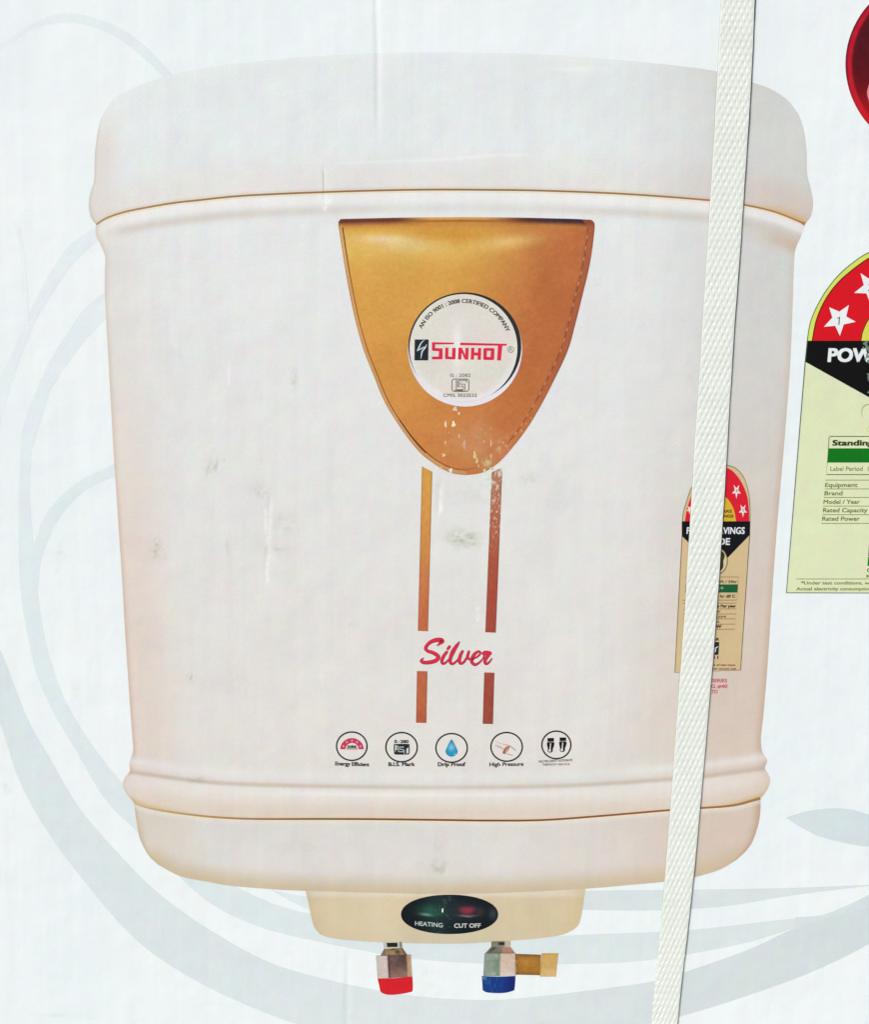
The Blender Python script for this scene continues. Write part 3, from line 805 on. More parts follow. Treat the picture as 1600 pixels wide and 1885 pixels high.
c = mixc(c, (208, 148, 60), np.exp(-((y - 432) / 14) ** 2 - ((x - 830) / 75) ** 2) * 0.9)
c = mixc(c, (234, 214, 176), np.exp(-((y - 440 - (x - 700) * 0.06) / 9) ** 2 - ((x - 708) / 46) ** 2) * 0.85)
c = mixc(c, (228, 200, 140), np.exp(-((y - 452 - (x - 760) * 0.05) / 13) ** 2 - ((x - 745) / 60) ** 2) * 0.7)
c = mixc(c, (224, 190, 118), np.exp(-((y - 446 + (x - 930) * 0.10) / 12) ** 2 - ((x - 935) / 52) ** 2) * 0.85)
c = mixc(c, (224, 176, 70), np.exp(-((y - 424) / 9) ** 2 - ((x - 680) / 40) ** 2) * 0.6)
top = y - np.interp(x, [620, 740, 860, 957, 1055, 1095], [403.6, 401, 400, 401, 403.4, 405.4])
dark = np.clip(sstep(800, 720, x) + sstep(880, 980, x), 0, 1)
c = mixc(c, (196, 130, 62), np.exp(-((top - 11) / 9) ** 2) * 0.65)
c = mixc(c, (92, 44, 44), np.exp(-((top - 4) / 6.5) ** 2) * dark * 0.92)
c = mixc(c, (52, 40, 56), np.exp(-((top - 3) / 4.5) ** 2) * sstep(940, 1020, x) * 0.9)
c = mixc(c, (150, 92, 44), np.exp(-((top - 7) / 1.8) ** 2) * (1 - dark) * 0.9)
c = mixc(c, (214, 176, 130), sstep(4, 0, top) * (1 - dark) * 0.7)
# rounded rim left and right
c = mixc(c, (205, 160, 110), sstep(10, 6, dl) * sstep(410, 430, y) * 0.7)
c = mixc(c, (150, 96, 60), sstep(3, 0.5, dl) * 0.55)
c = mixc(c, (166, 92, 62), sstep(17, 13, dr) * sstep(800, 660, y) * 0.75)
c = mixc(c, (132, 70, 56), sstep(3.5, 0.5, dr) * sstep(860, 600, y) * 0.6)
# worn, whitish rubbed zone at the tip, and flakes of missing ink
rub = np.exp(-((x - 870) / 55) ** 2 - ((y - 815) / 42) ** 2)
c = mixc(c, (206, 160, 126), rub * (0.25 + 0.6 * fnoise(x / 9.0, y / 22.0)) * 0.75)
c = mixc(c, (206, 206, 160), np.exp(-((x - 897) / 9) ** 2 - ((y - 852) / 7) ** 2) * (fnoise(x / 3.0, y / 3.0) > 0.38) * 0.9)
c = mixc(c, (150, 140, 100), np.exp(-((x - 905) / 14) ** 2 - ((y - 842) / 10) ** 2) * (fnoise(x / 3.4 + 9, y / 3.4) > 0.55) * 0.7)
c = mixc(c, (214, 190, 160), np.exp(-((x - 925) / 16) ** 2 - ((y - 822) / 16) ** 2) * (fnoise(x / 4 + 3, y / 4) > 0.62) * 0.6)
c = c + ((fnoise(x / 5.0, y / 5.0) - 0.5) * 13 + (fnoise(x / 40.0, y / 30.0) - 0.5) * 12)[..., None] * np.array([1, 0.95, 0.8])
badge = print_mesh("gold_badge", np.stack([x.ravel(), y.ravel()], -1), grid_faces(nu, nv).tolist(), c.reshape(-1, 3), 8, carton,
                   label="gold shield badge on the tank with a rubbed, flaking tip")

def inset(pts, d, i0, i1, n=80):
    q = pts[i0:i1]; t = np.gradient(q, axis=0); t /= np.linalg.norm(t, axis=1)[:, None]
    return spline((q + np.stack([t[:, 1], -t[:, 0]], -1) * d)[::6], n)
Shape().ribbon(inset(pl, 7.0, 14, 340), 1.9, [(70, 40, 30), (150, 96, 40), (150, 90, 40), (140, 84, 40), (120, 70, 34)], smooth=False, cap=False).build("badge_groove", 9, badge)
Shape().ribbon([(736, 774), (756, 801), (775, 823), (800, 845), (827, 859.5), (850, 864.5), (868, 863), (886, 857)], [1.7, 1.9, 2.2, 2.2, 2.4, 2.6, 2.4, 1.0], [(140, 84, 40), (128, 70, 34), (150, 84, 44), (170, 96, 50), (186, 120, 66)], cap=False).build("badge_groove", 9, badge)
s_ = Shape()
iq = inset(pr, -12.0, 16, 330, 130)
for k in range(0, 128, 2):
    s_.ribbon(iq[k:k + 3], 1.4, [(128, 70, 50), (205, 152, 112), (160, 92, 62)][[0, 2, 1, 0, 0, 1, 2, 0, 1, 0, 0, 2, 1][(k // 2) % 13]], smooth=False, cap=False)
s_.build("badge_groove", 9, badge)
s_ = Shape()
for fx, fy, fw, fh, rgb in ((820.5, 781, 3.4, 13, (246, 226, 180)), (835, 781, 6.5, 11, (248, 232, 192)), (845, 761, 5, 6, (236, 196, 150)), (838, 753, 8, 9, (226, 200, 172)),
                            (845.5, 803, 2.4, 8, (238, 190, 150)), (820, 815, 3, 9, (236, 176, 130)), (817, 838, 6, 6, (240, 200, 160)), (874, 838, 5, 14, (226, 204, 148)),
                            (878, 848, 4, 12, (220, 200, 150)), (904, 816, 2.6, 14, (226, 196, 150)), (904, 840, 3, 10, (214, 196, 140)), (855, 818, 4.5, 18, (208, 168, 156)),
                            (891, 813, 3.4, 6, (218, 170, 130)), (894, 798, 2.5, 9, (206, 150, 112)), (904, 788, 1.8, 5, (220, 160, 120)), (960, 793, 1.6, 7, (222, 176, 146)),
                            (926, 815, 3.4, 5, (216, 172, 140)), (887, 790, 5, 5, (206, 150, 118)), (830, 866, 6, 9, (226, 232, 206)), (812, 861, 5, 3, (226, 200, 150)),
                            (826, 796, 1.3, 3, (236, 196, 150)), (881, 858, 2, 6, (222, 206, 150)), (892, 866, 5, 6, (214, 214, 176)), (905, 862, 7, 4, (206, 212, 178)), (969, 780, 1.2, 5, (226, 180, 150)), (978, 770, 1.2, 4, (226, 180, 150))):
    ph = random.Random(int(fx * 7 + fy)).random() * 6
    a = np.linspace(0, 2 * math.pi, 11, endpoint=False)
    rad = 1 + 0.28 * np.sin(3 * a + ph) + 0.15 * np.sin(5 * a + 2 * ph)
    s_.poly(np.stack([fx + fw / 2 * rad * np.cos(a), fy + fh / 2 * rad * np.sin(a)], -1), rgb)
s_.build("flaked_ink", 10, badge, kind="stuff")

# round emblem on the badge
Shape().ellipse(856.2, 643.6, 105, 105, (231, 226, 232), 120).build("emblem_rim", 9, badge)
Shape().ellipse(855.8, 638.2, 104, 99.7, (44, 48, 48), 120).build("emblem_shadow_ring", 10, badge)
a = np.linspace(0, 2 * math.pi, 120, endpoint=False)[None]; r_ = np.linspace(0, 1, 30)[:, None]
ox = 853.4 + 99.2 * r_ * np.cos(a); oy = 641 + 99.2 * r_ * np.sin(a)
c = np.tile(np.array([223, 218, 208], float), ox.shape + (1,))
c = mixc(c, (232, 230, 230), sstep(0.86, 0.97, r_ + 0 * a) * sstep(600, 730, oy) * 0.9)
c = mixc(c, (243, 241, 236), np.exp(-((ox - 842) / 8) ** 2 - ((oy - 640) / 40) ** 2) * 0.85)
c = c + ((fnoise(ox / 6.0, oy / 6.0) - 0.5) * 6)[..., None]
df = [(i * 120 + j, i * 120 + (j + 1) % 120, (i + 1) * 120 + (j + 1) % 120, (i + 1) * 120 + j) for i in range(29) for j in range(120)]
print_mesh("emblem_disc", np.stack([ox.ravel(), oy.ravel()], -1), df, c.reshape(-1, 3), 11, badge, label="round cream emblem disc with red lettering")
Shape().text("AN ISO 9001 : 2008 CERTIFIED COMPANY", 0, 1, 0, 7.4, (74, 70, 66), 0.018, arc=(853.4, 643, 85.0, 154.0, 22.0)).build("lettering", 12, badge)

def E(*pts):      # emblem crop coordinates to photo px
    return [(740 + X / 6.957, 530 + Y / 6.957) for X, Y in pts]
RED = (222, 44, 74)
s_ = Shape()
s_.poly(E((385, 697), (670, 703), (662, 723), (425, 727), (425, 772), (520, 775), (522, 905), (508, 917), (385, 917), (383, 882), (470, 880), (474, 812), (392, 808), (384, 795)), RED)
s_.poly(E((556, 766), (596, 766), (594, 880), (640, 884), (646, 770), (690, 768), (686, 908), (672, 918), (560, 914), (552, 902)), RED)
s_.poly(E((724, 766), (768, 766), (810, 860), (814, 770), (856, 770), (850, 920), (806, 920), (766, 830), (760, 920), (718, 918)), RED)
s_.poly(E((888, 768), (930, 768), (927, 828), (972, 830), (976, 770), (1016, 772), (1012, 922), (968, 922), (971, 868), (925, 866), (922, 920), (880, 920)), RED)
s_.poly(E((1056, 772), (1176, 772), (1186, 784), (1182, 912), (1168, 926), (1050, 924), (1042, 910), (1044, 784)), RED, [E((1090, 806), (1086, 884), (1134, 886), (1140, 808))])
s_.poly(E((748, 703), (1345, 718), (1340, 740), (1286, 742), (1268, 932), (1218, 930), (1230, 742), (744, 734)), RED)
s_.build("brand_lettering", 12, badge, label="red capital lettering joined by an overline")
s_ = Shape()
s_.poly(E((163, 662), (343, 662), (337, 930), (160, 930)), (34, 42, 48))
s_.build("logo_square", 12, badge)
s_ = Shape()
s_.ribbon(E((288, 668), (244, 712), (216, 770), (194, 808)), [0.9, 2.2, 2.4, 0.9], (206, 214, 216))
s_.ribbon(E((196, 808), (236, 786), (276, 764), (304, 756)), [0.9, 2.2, 2.0, 1.0], (196, 206, 210))
s_.ribbon(E((316, 726), (300, 764), (262, 812), (250, 860), (243, 908)), [0.8, 2.0, 2.4, 1.9, 0.6], (214, 222, 222))
s_.build("logo_flash", 13, badge)
s_ = Shape()
s_.ring(940.5, 643.6, 5.4, 5.4, 1.0, (110, 100, 95), 28)
s_.text("R", 938.4, 943.2, 646.4, 6, (100, 92, 88), 0.0)
s_.text("IS : 2082", 829, 866.5, 694, 6, (120, 112, 104), 0.01)
s_.text("CM/L 3023532", 816, 878, 730.6, 5.8, (84, 78, 72), 0.012)
s_.build("lettering", 12, badge)

def isi_mark(sh, x0, y0, x1, y1, w, rgb):
    X = lambda t: x0 + t * (x1 - x0); Y = lambda t: y0 + t * (y1 - y0)
    rp = []
    rr_ = 0.16
    for cx_, cy_, a0 in ((1 - rr_, rr_, -90), (1 - rr_, 1 - rr_, 0), (rr_, 1 - rr_, 90), (rr_, rr_, 180)):
        for k in range(6):
            t = math.radians(a0 + 18 * k); rp.append((X(cx_ + rr_ * math.cos(t)), Y(cy_ + rr_ * math.sin(t))))
    sh.ribbon(rp + [rp[0]], w, rgb, smooth=False, cap=False)
    for path in ([(0.25, 0.06), (0.25, 0.86), (0.66, 0.86), (0.66, 0.58), (0.40, 0.58), (0.40, 0.10), (0.88, 0.10)],
                 [(0.33, 0.12), (0.33, 0.68)], [(0.50, 0.24), (0.50, 0.42), (0.76, 0.42), (0.76, 0.94)], [(0.86, 0.12), (0.86, 0.3)], [(0.14, 0.9), (0.66, 0.94)]):
        sh.ribbon([(X(a_), Y(b_)) for a_, b_ in path], w, rgb, smooth=False, cap=False)
s_ = Shape(); isi_mark(s_, 832.4, 698, 863.2, 720.6, 1.5, (92, 84, 72)); s_.build("standards_mark", 12, badge)

# ------------------------------------------------------------------ stripes and script lettering
def stripe(q, cols, worn=False):
    def fn(u, v, S):
        k = np.array(cols, float); t = np.linspace(0, 1, len(k))
        c = np.stack([np.interp(v, t, k[:, i]) for i in range(3)], -1)
        d = np.minimum(u, 1 - u) * 19
        c = mixc(c, (96, 62, 52), np.exp(-(d / 1.1) ** 2) * 0.55)
        c = c + ((fnoise(S[..., 0] / 5, S[..., 1] / 9) - 0.5) * 16)[..., None]
        if worn:
            wz = sstep(0.32, 0.05, v)
            n = fnoise(S[..., 0] / 5.0 + 11, S[..., 1] / 9.0)
            c = mixc(c, (226, 216, 206), sstep(0.56, 0.68, n) * wz * 0.85)
            c = mixc(c, (205, 208, 186), sstep(0.10, 0.0, v) * sstep(0.4, 0.6, n) * 0.9)
            n2 = fnoise(S[..., 0] / 2.6 + 31, S[..., 1] / 3.0)
            c = mixc(c, (232, 214, 206), sstep(0.66, 0.72, n2) * sstep(0.6, 0.3, v) * 0.8)
        return c
    v_, f_, c_ = quad_patch(q, 16, 160, fn)
    return print_mesh("stripe", v_, f_, c_, 6, carton)
stripe([(777, 858.5), (796, 868.5), (788, 1162), (769.4, 1161)], [(213, 156, 74), (212, 152, 74), (205, 138, 72), (198, 116, 72), (196, 106, 70)])
stripe([(905.5, 869), (925, 860.5), (913, 1164.4), (893.5, 1163.7)], [(176, 122, 92), (178, 108, 78), (172, 88, 64), (168, 78, 60), (166, 74, 60)], True)
stripe([(767.7, 1235), (787, 1235.4), (785, 1330.5), (766, 1330)], [(186, 104, 74), (190, 104, 64), (178, 90, 66)])
stripe([(891.6, 1237.5), (910.4, 1238), (907.7, 1332.5), (888.7, 1332)], [(164, 78, 64), (160, 74, 58), (156, 74, 58)])

def W(*pts):
    return [(740 + X / 8.0, 1150 + Y / 8.0) for X, Y in pts]
SILVER = [
    (W((520, 305), (575, 262), (590, 236), (520, 222), (430, 250), (372, 300), (350, 350), (385, 388), (450, 408), (512, 442), (538, 482), (500, 525), (430, 548), (350, 556), (295, 545), (285, 522), (318, 492)),
     [1.5, 5.5, 8.6, 7.4, 6.2, 5.6, 5.6, 5.4, 6.0, 6.4, 6.6, 6.6, 6.6, 6.0, 5.4, 4.0, 1.4]),
    (W((660, 400), (610, 470), (588, 535), (605, 572), (650, 552), (705, 490)), [4.6, 5.6, 5.2, 4.2, 3.4, 1.8]),
    (W((700, 322), (678, 352)), [4.6, 4.6]),
    (W((848, 252), (812, 300), (755, 390), (718, 480), (712, 548), (742, 574), (795, 545), (845, 478)), [1.6, 5.2, 7.4, 6.0, 5.0, 4.2, 3.2, 1.8]),
    (W((892, 392), (862, 450), (846, 530), (868, 570), (915, 545), (962, 470), (985, 396)), [4.6, 5.6, 5.4, 4.4, 3.8, 3.6, 4.2]),
    (W((985, 396), (968, 470), (1000, 510), (1040, 505)), [4.2, 4.6, 3.4, 2.2]),
    (W((1030, 508), (1110, 470), (1156, 418), (1128, 392), (1070, 432), (1034, 500), (1034, 555), (1080, 586), (1140, 555), (1195, 495)), [2.2, 2.8, 3.4, 3.8, 5.4, 5.8, 5.4, 4.6, 3.2, 1.8]),
    (W((1195, 495), (1222, 430), (1222, 398)), [2, 3.2, 4]),
    (W((1205, 420), (1250, 415), (1298, 418)), [6.4, 7.8, 6.0]),
    (W((1296, 425), (1250, 480), (1222, 535), (1240, 574), (1280, 555), (1326, 498)), [4.6, 5.4, 5.4, 4.4, 3.2, 1.6]),
]
s_ = Shape()
for p_, w_ in SILVER:
    s_.ribbon(p_, np.array(w_) + 0.9, (118, 40, 48))
s_.build("script_lettering_outline", 6, carton)
s_ = Shape()
for p_, w_ in SILVER:
    s_.ribbon(p_, np.maximum(np.array(w_) - 0.6, 0.4), (218, 42, 72))
s_.build("script_lettering", 7, carton, label="red brush script lettering between the stripes")

# ------------------------------------------------------------------ round feature icons
INK = (26, 24, 22)
def icon(cx, cy, rx, ry, label):
    sh = Shape(); sh.ring(cx, cy, rx - 1.3, ry - 1.3, 2.7, INK)
    return sh.build("feature_icon", 6, carton, label=label)
# energy
k = icon(647.7, 1373.2, 29.3, 27.4, "round icon with a red star arch")
s_ = Shape()
ao = np.linspace(math.pi, 0, 28)
s_.poly([(648 + 21.6 * math.cos(t), 1378.8 - 20.6 * math.sin(t)) for t in ao] + [(648.2 + 12 * math.cos(t), 1378.8 - 11.6 * math.sin(t)) for t in ao[::-1]], (196, 58, 86))
s_.build("red_arch", 6, k)
s_ = Shape()
for t in (160, 125, 90, 55, 20):
    s_.star(648 + 16.6 * math.cos(math.radians(t)), 1378.6 - 15.8 * math.sin(math.radians(t)), 3.0, (232, 170, 184), 90, 0.8)
s_.rect(638, 1376.4, 658.4, 1379.4, (178, 166, 140)); s_.text("SAVING", 639.4, 656.4, 1376.4, 4.6, (50, 40, 40), 0.06)
s_.build("arch_detail", 7, k)
Shape().text("Energy Efficient", 617, 680, 1408.2, 6.6, (44, 42, 40), 0.045, tilt=0.03).build("caption", 6, k)
# standards mark
k = icon(739.4, 1375, 30.2, 28.2, "round icon with a square standards mark")
s_ = Shape()
s_.text("IS : 2082", 726, 752.5, 1367.2, 5.2, (36, 40, 44), 0.05)
s_.poly(spline([(727.5, 1369.4), (751.5, 1369.2), (754, 1372), (753.8, 1385), (751, 1388.4), (728.5, 1388.4), (725.4, 1385.6), (725.2, 1372.4)], 40, True), (34, 40, 44))
s_.build("standards_mark", 6, k)
s_ = Shape()
s_.poly([(727.6, 1371.4), (730.8, 1371.4), (730.8, 1380), (728.2, 1380.6), (728.2, 1384), (727.4, 1384)], (214, 214, 208))
s_.ribbon([(743.6, 1374.8), (736.2, 1374.8), (736.2, 1379.0), (743.0, 1379.4), (743.0, 1383.4), (733.6, 1383.4), (733.4, 1372.6)], 1.5, (206, 212, 214), smooth=False, cap=False)
s_.ribbon([(744.4, 1380), (744.4, 1388)], 0.9, (206, 212, 214), smooth=False, cap=False)
s_.poly([(748.4, 1377.4), (750.2, 1377.4), (752.2, 1374), (752.2, 1385), (750.4, 1386.6), (748.2, 1386.6)], (214, 214, 208))
s_.build("mark_detail", 7, k)
Shape().text("B.I.S. Mark", 715, 764, 1409.6, 6.6, (44, 42, 40), 0.045).build("caption", 6, k)
# drop
k = icon(831.5, 1376.4, 30.2, 27.7, "round icon with a blue water drop")
n_, m_ = 40, 24
a = np.linspace(0, 2 * math.pi, n_, endpoint=False)[None]; r_ = np.linspace(0, 1, m_)[:, None]
bx = 11.4 * np.sin(a) * np.where(np.cos(a) > 0, (1 - 0.55 * np.cos(a) ** 1.0 * (np.cos(a) > 0)), 1); by = np.where(np.cos(a) > 0, -20.5 * np.abs(np.cos(a)) ** 1.25, 10.9 * np.abs(np.cos(a)))
dx_ = 831.4 + r_ * bx; dy_ = 1381.4 + r_ * by
c = np.tile(np.array([40, 148, 188], float), dx_.shape + (1,))
c = mixc(c, (150, 205, 226), np.exp(-((dx_ - 831) / 6) ** 2 - ((dy_ - 1375) / 7) ** 2) * 0.85)
c = mixc(c, (24, 150, 205), np.exp(-((dx_ - 830) / 8) ** 2 - ((dy_ - 1388) / 4) ** 2) * 0.8)
c = mixc(c, (36, 76, 92), sstep(0.82, 1.0, r_ + 0 * a) * 0.6)
c = mixc(c, (170, 200, 205), np.exp(-((dx_ - 838) / 2.4) ** 2 - ((dy_ - 1388) / 2) ** 2) * 0.8)
df = [(i * n_ + j, i * n_ + (j + 1) % n_, (i + 1) * n_ + (j + 1) % n_, (i + 1) * n_ + j) for i in range(m_ - 1) for j in range(n_)]
print_mesh("water_drop", np.stack([dx_.ravel(), dy_.ravel()], -1), df, c.reshape(-1, 3), 6, k)
Shape().text("Drip Proof", 806, 857, 1409.8, 6.8, (44, 42, 40), 0.045).build("caption", 7, k)
# pressure
k = icon(932.8, 1374.4, 30.2, 27.7, "round icon with a faint brown pipe joint")
s_ = Shape()
s_.ribbon([(912.5, 1364.8), (922, 1368.4), (938, 1372.6), (949, 1380.8)], 1.4, [(214, 196, 190), (206, 182, 172), (170, 130, 110), (140, 124, 118)])
s_.ribbon([(912.5, 1372), (920, 1374.6), (928, 1379.4)], [1.5, 3.6, 3.0], [(196, 172, 164), (206, 184, 178)])
s_.ribbon([(933, 1387), (943.8, 1390)], 1.4, (176, 150, 136), smooth=False)
s_.ribbon([(928.4, 1384.6), (933.4, 1377.6), (937.6, 1374.2)], [6, 7.6, 3], [(150, 100, 80), (172, 120, 98), (176, 130, 112)])
s_.build("pipe_joint", 6, k)
s_ = Shape(); s_.ribbon([(930.8, 1384.4), (934.4, 1379.4)], [1.6, 2.2], (212, 170, 150), smooth=False); s_.build("joint_detail", 7, k)
Shape().text("High Pressure", 901, 964, 1410, 6.6, (44, 42, 40), 0.035, tilt=-0.015).build("caption", 6, k)
# thermostat
k = icon(1024.4, 1370.8, 28, 26.6, "round icon with two dark thermostat bulbs")
for ox_, oy_ in ((0.0, 0.0), (22.4, -1.0)):
    s_ = Shape()
    s_.poly([(1008 + ox_, 1358.2 + oy_), (1020 + ox_, 1358 + oy_), (1020 + ox_, 1364.2 + oy_), (1008 + ox_, 1364.4 + oy_)], INK)
    s_.poly(spline([(1008 + ox_, 1366 + oy_), (1019.8 + ox_, 1365.8 + oy_), (1020 + ox_, 1373 + oy_), (1018 + ox_, 1377.5 + oy_), (1017.4 + ox_, 1383 + oy_), (1013 + ox_, 1385 + oy_), (1008.6 + ox_, 1383 + oy_), (1008.6 + ox_, 1377.5 + oy_), (1007.6 + ox_, 1373 + oy_)], 50, True), INK,
            )
    s_.rect(1008.4 + ox_, 1364.4 + oy_, 1019.8 + ox_, 1366.2 + oy_, (140, 140, 134))
    s_.build("thermostat_bulb", 6, k)
    s_ = Shape()
    s_.ribbon([(1013.8 + ox_, 1368.4 + oy_), (1012.8 + ox_, 1378 + oy_), (1012.2 + ox_, 1381 + oy_)], [1.8, 2.4, 5.0], (220, 220, 214))
    s_.build("bulb_highlight", 7, k)
s_ = Shape()
s_.text("MULTIPLE SAFETY AUTOMATIC", 992, 1054.5, 1403.4, 4.0, (40, 38, 36), 0.02, tilt=-0.045)
s_.text("THERMOSTAT AND M.C.B", 998, 1049, 1408.9, 3.6, (56, 52, 48), 0.015, tilt=-0.02)
s_.build("caption", 6, k)

# ------------------------------------------------------------------ small energy sticker printed on the tank
s_ = Shape()
arch = spline([(1256.5, 960), (1258, 944), (1262, 930), (1273, 898), (1288, 874), (1303, 859), (1318, 853), (1338, 856), (1356, 863), (1370.7, 881.5), (1379, 910.7), (1381, 938), (1381, 960)], 70)
sticker_pts = list(arch) + [(1380, 985), (1363.6, 1233), (1242.6, 1237.8), (1256, 985)]
s_.poly(sticker_pts, (210, 186, 142))
sticker = s_.build("small_energy_label", 6, carton, label="small tan energy label with red star arch on the tank, half behind the strap")
s_ = Shape(); s_.ribbon([(1256, 960), (1256, 985), (1242.6, 1237.8), (1363.6, 1233), (1380.4, 985), (1381, 960)], 1.4, (112, 92, 62), smooth=False, cap=False)
s_.ribbon(arch, 1.3, (126, 116, 82), smooth=False, cap=False); s_.build("label_border", 8, sticker)
s_ = Shape()
red = spline([(1261, 960), (1264.6, 938), (1272, 915), (1284, 889), (1300, 868), (1318, 859), (1337, 861), (1351, 869), (1366, 889), (1375.6, 913), (1379, 938), (1379.6, 960)], 60)
s_.poly(red, (218, 32, 50)); s_.build("red_arch", 7, sticker)
s_ = Shape(); s_.poly(spline([(1282, 960), (1285, 938), (1295, 920), (1308, 911.5), (1320, 910), (1333, 914), (1341.5, 920.5), (1351, 938), (1355.4, 960)], 40), (214, 176, 50)); s_.build("yellow_arch", 8, sticker)
s_ = Shape()
for sx_, sy_, r0 in ((1269.5, 938, 9), (1281, 903, 10), (1318, 886, 11), (1356, 904, 14.2), (1368, 939.5, 13)):
    s_.star(sx_, sy_, r0, (236, 222, 216), -90, 0.62, 0.38)
s_.build("star_row", 8, sticker)
s_ = Shape(); s_.text("4", 1354.4, 1358, 906.5, 6, (60, 60, 66)); s_.text("5", 1366.6, 1369.8, 941.6, 5, (90, 70, 70))
s_.text("MORE STARS", 1288, 1347.6, 943.5, 5, (110, 76, 40), 0.05); s_.text("MORE SAVINGS", 1286, 1350.5, 952.5, 5, (110, 76, 40), 0.05); s_.build("lettering", 9, sticker)
s_ = Shape(); s_.poly([(1256, 959.6), (1380.8, 959.6), (1380.2, 985), (1340.4, 1026), (1296, 1026), (1256, 987)], (18, 20, 24)); s_.build("black_panel", 8, sticker)
s_ = Shape(); s_.text("POWER SAVINGS", 1264, 1371, 982.6, 11.8, (226, 226, 232), 0.03); s_.text("GUIDE", 1293, 1343.8, 1002.8, 12, (226, 228, 230), 0.03); s_.build("lettering", 9, sticker)
s_ = Shape(); s_.ellipse(1319, 1032.5, 21, 25.4, (96, 84, 56)); s_.ellipse(1319, 1032.5, 19.4, 23.8, (218, 198, 156)); s_.build("round_seal", 9, sticker)
s_ = Shape(); s_.ribbon([(1326, 1014), (1331, 1022), (1327.5, 1032), (1328, 1044), (1323, 1052)], [4, 7, 9, 7, 3], (62, 60, 34)); s_.build("seal_figure", 10, sticker)
s_ = Shape()
LN = (140, 106, 70)
s_.ribbon([(1262, 1062), (1359.8, 1062), (1357, 1104.4), (1258, 1105)], 1.1, LN, smooth=False, cap=False)
for yy_, xe in ((1110, 1356.4), (1120.6, 1356), (1130, 1355.4), (1139, 1355), (1148.6, 1354), (1158, 1353)):
    s_.ribbon([(1258, yy_ + 0.6), (xe, yy_)], 1.0, LN, smooth=False, cap=False)
s_.build("table_rule", 8, sticker)
s_ = Shape(); s_.rect(1262, 1075.6, 1358.4, 1090.6, (24, 96, 52)); s_.build("green_bar", 7, sticker)
s_ = Shape()
DK = (92, 66, 44)
s_.text("Standing Loss kWh / 24hr", 1266, 1357, 1073, 5, (90, 80, 66), 0.03); s_.text("0.721*", 1300, 1331.4, 1088, 8, (206, 220, 200), 0.0)
s_.text("At 45 deg at 24 hr dif C", 1266, 1354, 1099.8, 5, DK, 0.04); s_.text("Value Energy Rate Per year", 1262, 1355.4, 1117.8, 5, DK, 0.05)
s_.text("Storage", 1290, 1326, 1126.8, 4.4, (140, 112, 90), 0.03); s_.text("Electric type", 1285, 1337, 1136.4, 4.6, (140, 108, 80), 0.03); s_.text("25 litre", 1290, 1325, 1146, 4.6, (150, 120, 92), 0.03)
s_.text("2000W", 1300, 1328.4, 1155.6, 5.2, (72, 50, 40), 0.05); s_.text("BEE STAR", 1285, 1324, 1178.6, 4.6, (70, 60, 56), 0.05); s_.text("CODE 1", 1290, 1322.4, 1212.4, 5, (60, 52, 50), 0.06)
s_.text("*under conditions of test input", 1266, 1354, 1225.4, 3.6, (150, 84, 70), 0.03); s_.text("actual usage as per actual use", 1262, 1355.4, 1232, 3.2, (130, 86, 60), 0.03)
s_.build("lettering", 9, sticker)
s_ = Shape(); s_.rect(1300, 1181.6, 1323.6, 1205, (36, 42, 52)); s_.build("logo_square", 8, sticker)
s_ = Shape(); s_.ribbon([(1322.4, 1190), (1316, 1194), (1317.6, 1197), (1314, 1203.6)], [1, 2.6, 2.4, 0.8], (220, 224, 224)); s_.build("logo_flash", 9, sticker)
s_ = Shape()
PK = (206, 78, 106)
s_.text("EMERGENCY SERIES", 1250, 1338.6, 1255.6, 6.2, PK, 0.03); s_.text("IN BUILDING #40", 1250, 1339.2, 1266, 6.2, PK, 0.03); s_.text("MADE BY CO LTD", 1250, 1321.4, 1276, 6.2, PK, 0.03)
s_.build("pink_lettering", 6, carton)

# ------------------------------------------------------------------ large energy label at the right
AX = 1655.0
def mir(p): return [(2 * AX - a_, b_) for a_, b_ in p[::-1]]
o_half = [(1486.5, 628), (1487, 622), (1492.4, 592.7), (1504.8, 563), (1523, 532.6), (1546.8, 504), (1575.5, 480), (1600, 465), (1628, 455)]
outer = spline(o_half + [(AX, 452)] + mir(o_half), 90)
lab_pts = list(outer) + [(1826, 672), (1818, 1092), (1448, 1091), (1482.7, 665)]
s_ = Shape(); s_.poly(lab_pts, (222, 229, 188))
biglabel = s_.build("large_energy_label", 1, carton, label="large pale yellow energy label with a red star arch, cut by the right edge")
s_ = Shape(); s_.ribbon([(1486.5, 628), (1482.7, 665), (1448, 1091), (1818, 1092), (1826, 672), (1823.5, 628)], 1.8, (70, 96, 76), smooth=False, cap=False)
s_.ribbon(outer, 1.5, (78, 112, 74), smooth=False, cap=False); s_.build("label_border", 5, biglabel)
s_ = Shape(); s_.poly(list(outer), (215, 222, 100)); s_.build("yellow_band", 2, biglabel)
r_half = [(1495.6, 628), (1496.6, 622), (1504, 587), (1520, 551.6), (1541, 523), (1566, 500), (1600, 475.7), (1628, 465)]
redo = spline(r_half + [(AX, 462)] + mir(r_half), 90)
s_ = Shape(); s_.ribbon(redo, 2.2, (96, 36, 10), smooth=False, cap=False); s_.build("arch_outline", 4, biglabel)
s_ = Shape(); s_.poly(list(redo), (216, 20, 34)); s_.build("red_arch", 3, biglabel)
i_half = [(1585, 628), (1586, 622), (1589, 609), (1600, 587), (1622, 566)]
ino = spline(i_half + [(AX, 557)] + mir(i_half), 60)
s_ = Shape(); s_.poly(list(ino), (214, 218, 86)); s_.ribbon(ino, 2, (110, 52, 12), smooth=False, cap=False); s_.build("yellow_arch", 4, biglabel)
WH = (234, 238, 238)
